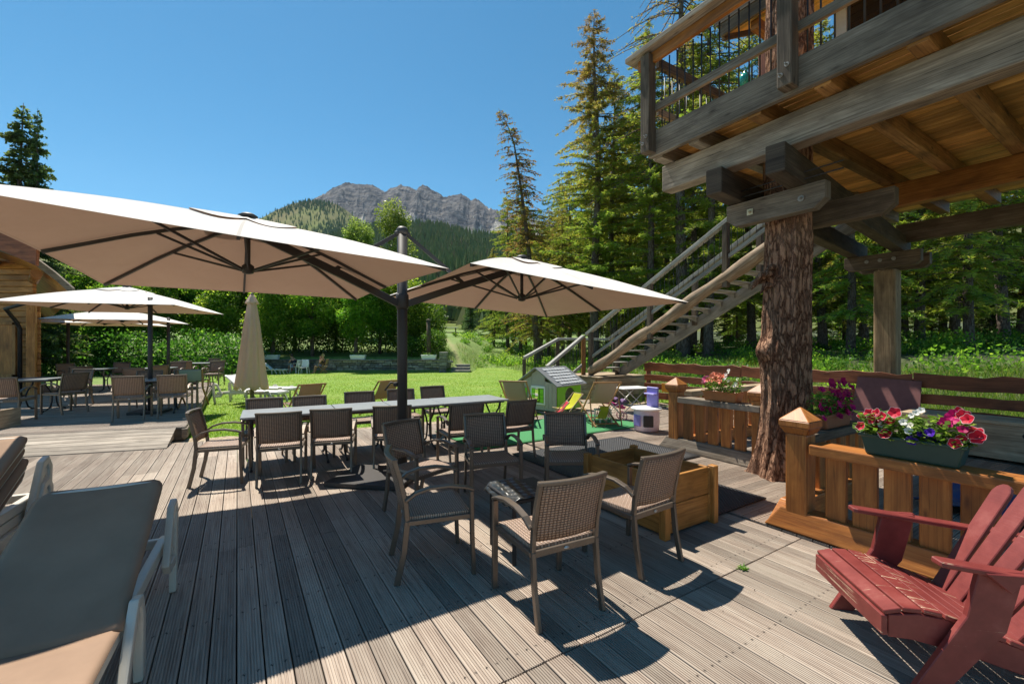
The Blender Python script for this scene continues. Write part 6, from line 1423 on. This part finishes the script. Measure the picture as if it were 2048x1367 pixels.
p = G(1206, 846); r = wthing('stool', 'small white child stool on the green carpet', 'stool', p); mb = MB(); mb.box(p+Z3*.30, (.32, .26, .03), .4); mb.build('seat', M['white'], r, .01)
for x in (-.13, .13):
    for y in (-.1, .1): mb = MB(); q = Matrix.Rotation(.4, 3, 'Z') @ Vector((x, y, 0)); mb.bar(p+q*1.15+Z3*.006, p+q+Z3*.285, .03, .03); mb.build('leg', M['white'], r, .003)
p = G(1262, 822); r = wthing('folding_table', 'folding white camping table on crossed metal legs near the toy kitchen', 'table', p)
mb = MB(); mb.box(p+Z3*.60, (.82, .55, .025), .35); mb.build('tabletop', M['white'], r, .006)
for s_ in (-1, 1):
    R_2 = Matrix.Rotation(.35, 3, 'Z'); mb = MB(); q = lambda x, z: p+R_2 @ Vector((x, s_*.22, z)); mb.tube([q(-.36, .01), q(.3, .585)], .011, 6); mb.tube([q(.36, .01), q(-.3, .585)], .011, 6); mb.build('cross_legs', M['steel'], r)
p = G(1318, 866); p = p+V3*.3; r = wthing('toy_kitchen', 'lilac plastic toy kitchen with white hob partly behind the timber post', 'toy', p); lk = plain('lilac_plastic', (.66, .58, .67), .4); lv = plain('lavender_plastic', (.25, .22, .55), .4)
mb = MB(); mb.lathe([(.20, .005), (.235, .03), (.25, .2), (.24, .40), (.23, .42)], p, 24); mb.build('body', lk, r)
mb = MB(); mb.lathe([(.0, .425), (.29, .425), (.30, .44), (.29, .46), (0, .462)], p, 24); mb.build('worktop', M['white'], r)
for an in (PI*1.15, PI*1.45): mb = MB(); c = p+Vector((math.cos(an)*.243, math.sin(an)*.243, .22)); mb.box(c, (.03, .19, .22), an, ax=2); mb.build('oven_door', lv if an < 4 else M['iron'], r, .015)
mb = MB(); mb.box(p+U3*.18+Z3*.65, (.04, .28, .40), UA, ax=2); mb.box(p+U3*.12+Z3*.72, (.12, .26, .03), UA, ax=1); mb.build('back_panel', lv, r, .012)
q = D(10.72, 8.35, .42); mb = MB(); mb.box(q, (.02, .5, .26), UA, ax=2); tag(mb.build('orange_panel', plain('orange_board', (.62, .24, .02), .5), None, .004, loc=tuple(q)), 'small plain orange board hung on the rear plank fence behind the toy kitchen', 'board')
# sprig of weed growing in the deck seam
p = G(1488, 1138); V = []
for i in range(46):
    a = random.uniform(0, 6.28); e = random.uniform(.1, 1.0); d = Vector((math.cos(a), math.sin(a), e)).normalized(); s_ = d.cross(Z3).normalized(); l = random.uniform(.02, .055); o = p+Vector((random.gauss(0, .012), random.gauss(0, .012), .0))
    V += [o, o+d*l*.5+s_*.006, o+d*l, o+d*l*.5-s_*.006]
o = cloud('weed_sprig', np.array([tuple(v-p) for v in V]), rng.uniform(.4, 1, 46), M['leaf']); o.location = p; tag(o, 'small green weed sprouting from the seam between the deck boards', 'plant')
# dry needles and crumbs of bark on the boards
n = 420; u = rng.uniform(-1.5, 4.1, n); v = rng.uniform(-.5, 6.5, n); V = []
for i in range(n):
    c = D(u[i], v[i], .0045); a = random.uniform(0, 6.28); d = Vector((math.cos(a), math.sin(a), random.uniform(0, .3))).normalized(); s_ = d.cross(Z3).normalized(); l = random.choice((.006, .009, .012, .02, .028)); w_ = l*random.uniform(.2, .8) if l < .015 else .002
    V += [c, c+d*l*.5+s_*w_/2, c+d*l, c+d*l*.5-s_*w_/2]
tag(cloud('bark_litter', np.array([tuple(q) for q in V]), rng.uniform(0, 1, n), plain('dry_bark_crumbs', (.07, .04, .025), .9, 0, .1)), kind='stuff')
hz = bpy.data.materials.new('mountain_air'); hz.use_nodes = True; nt = hz.node_tree
for n_ in list(nt.nodes):
    if n_.type == 'BSDF_PRINCIPLED': nt.nodes.remove(n_)
pv = nt.nodes.new('ShaderNodeVolumePrincipled'); pv.inputs['Color'].default_value = (.6, .78, 1, 1); pv.inputs['Density'].default_value = .000032; pv.inputs['Anisotropy'].default_value = .2
L(nt, pv.outputs[0], nt.nodes['Material Output'].inputs['Volume'])
mb = MB(); mb.box((0, 1600, 620), (6200, 3600, 1320)); tag(mb.build('haze', hz), kind='stuff')
# ---------------------------------------------------------------- camera, sun, sky
cam = bpy.data.cameras.new('camera'); co = bpy.data.objects.new('camera', cam); COL.objects.link(co)
cam.sensor_width = 36; cam.lens = F/2048*36; cam.shift_y = (HZ-683.5)/2048; cam.clip_end = 20000; cam.clip_start = .05
co.location = (0, 0, CH); co.rotation_euler = (PI/2, 0, 0); S.camera = co
SD = Vector((.311, -.380, -1.0))
sl = bpy.data.lights.new('sun', 'SUN'); so = bpy.data.objects.new('sun', sl); COL.objects.link(so)
sl.energy = 4.2; sl.angle = rad(.53); sl.color = (1, .94, .83); so.rotation_euler = SD.to_track_quat('-Z', 'Y').to_euler(); so.location = (0, 0, 50)
w = bpy.data.worlds.new('World'); S.world = w; w.use_nodes = True; nt = w.node_tree
sky = nt.nodes.new('ShaderNodeTexSky'); sky.sky_type = 'NISHITA'; sky.sun_disc = False
sky.sun_elevation = rad(63.8); sky.sun_rotation = math.atan2(-.311, .380); sky.altitude = 1800; sky.air_density = 1.0; sky.dust_density = .35; sky.ozone_density = 1.6
bg = nt.nodes['Background']; bg.inputs[1].default_value = .076
hs = nt.nodes.new('ShaderNodeHueSaturation'); hs.inputs['Hue'].default_value = .481; hs.inputs['Saturation'].default_value = 1.3; hs.inputs['Value'].default_value = 1.0
L(nt, sky.outputs[0], hs.inputs['Color']); L(nt, hs.outputs[0], bg.inputs[0])
S.view_settings.view_transform = 'Standard'; S.view_settings.look = 'None'; S.view_settings.exposure = .95; S.view_settings.gamma = 1
S.cycles.max_bounces = 8; S.cycles.transparent_max_bounces = 8; S.cycles.use_denoising = True
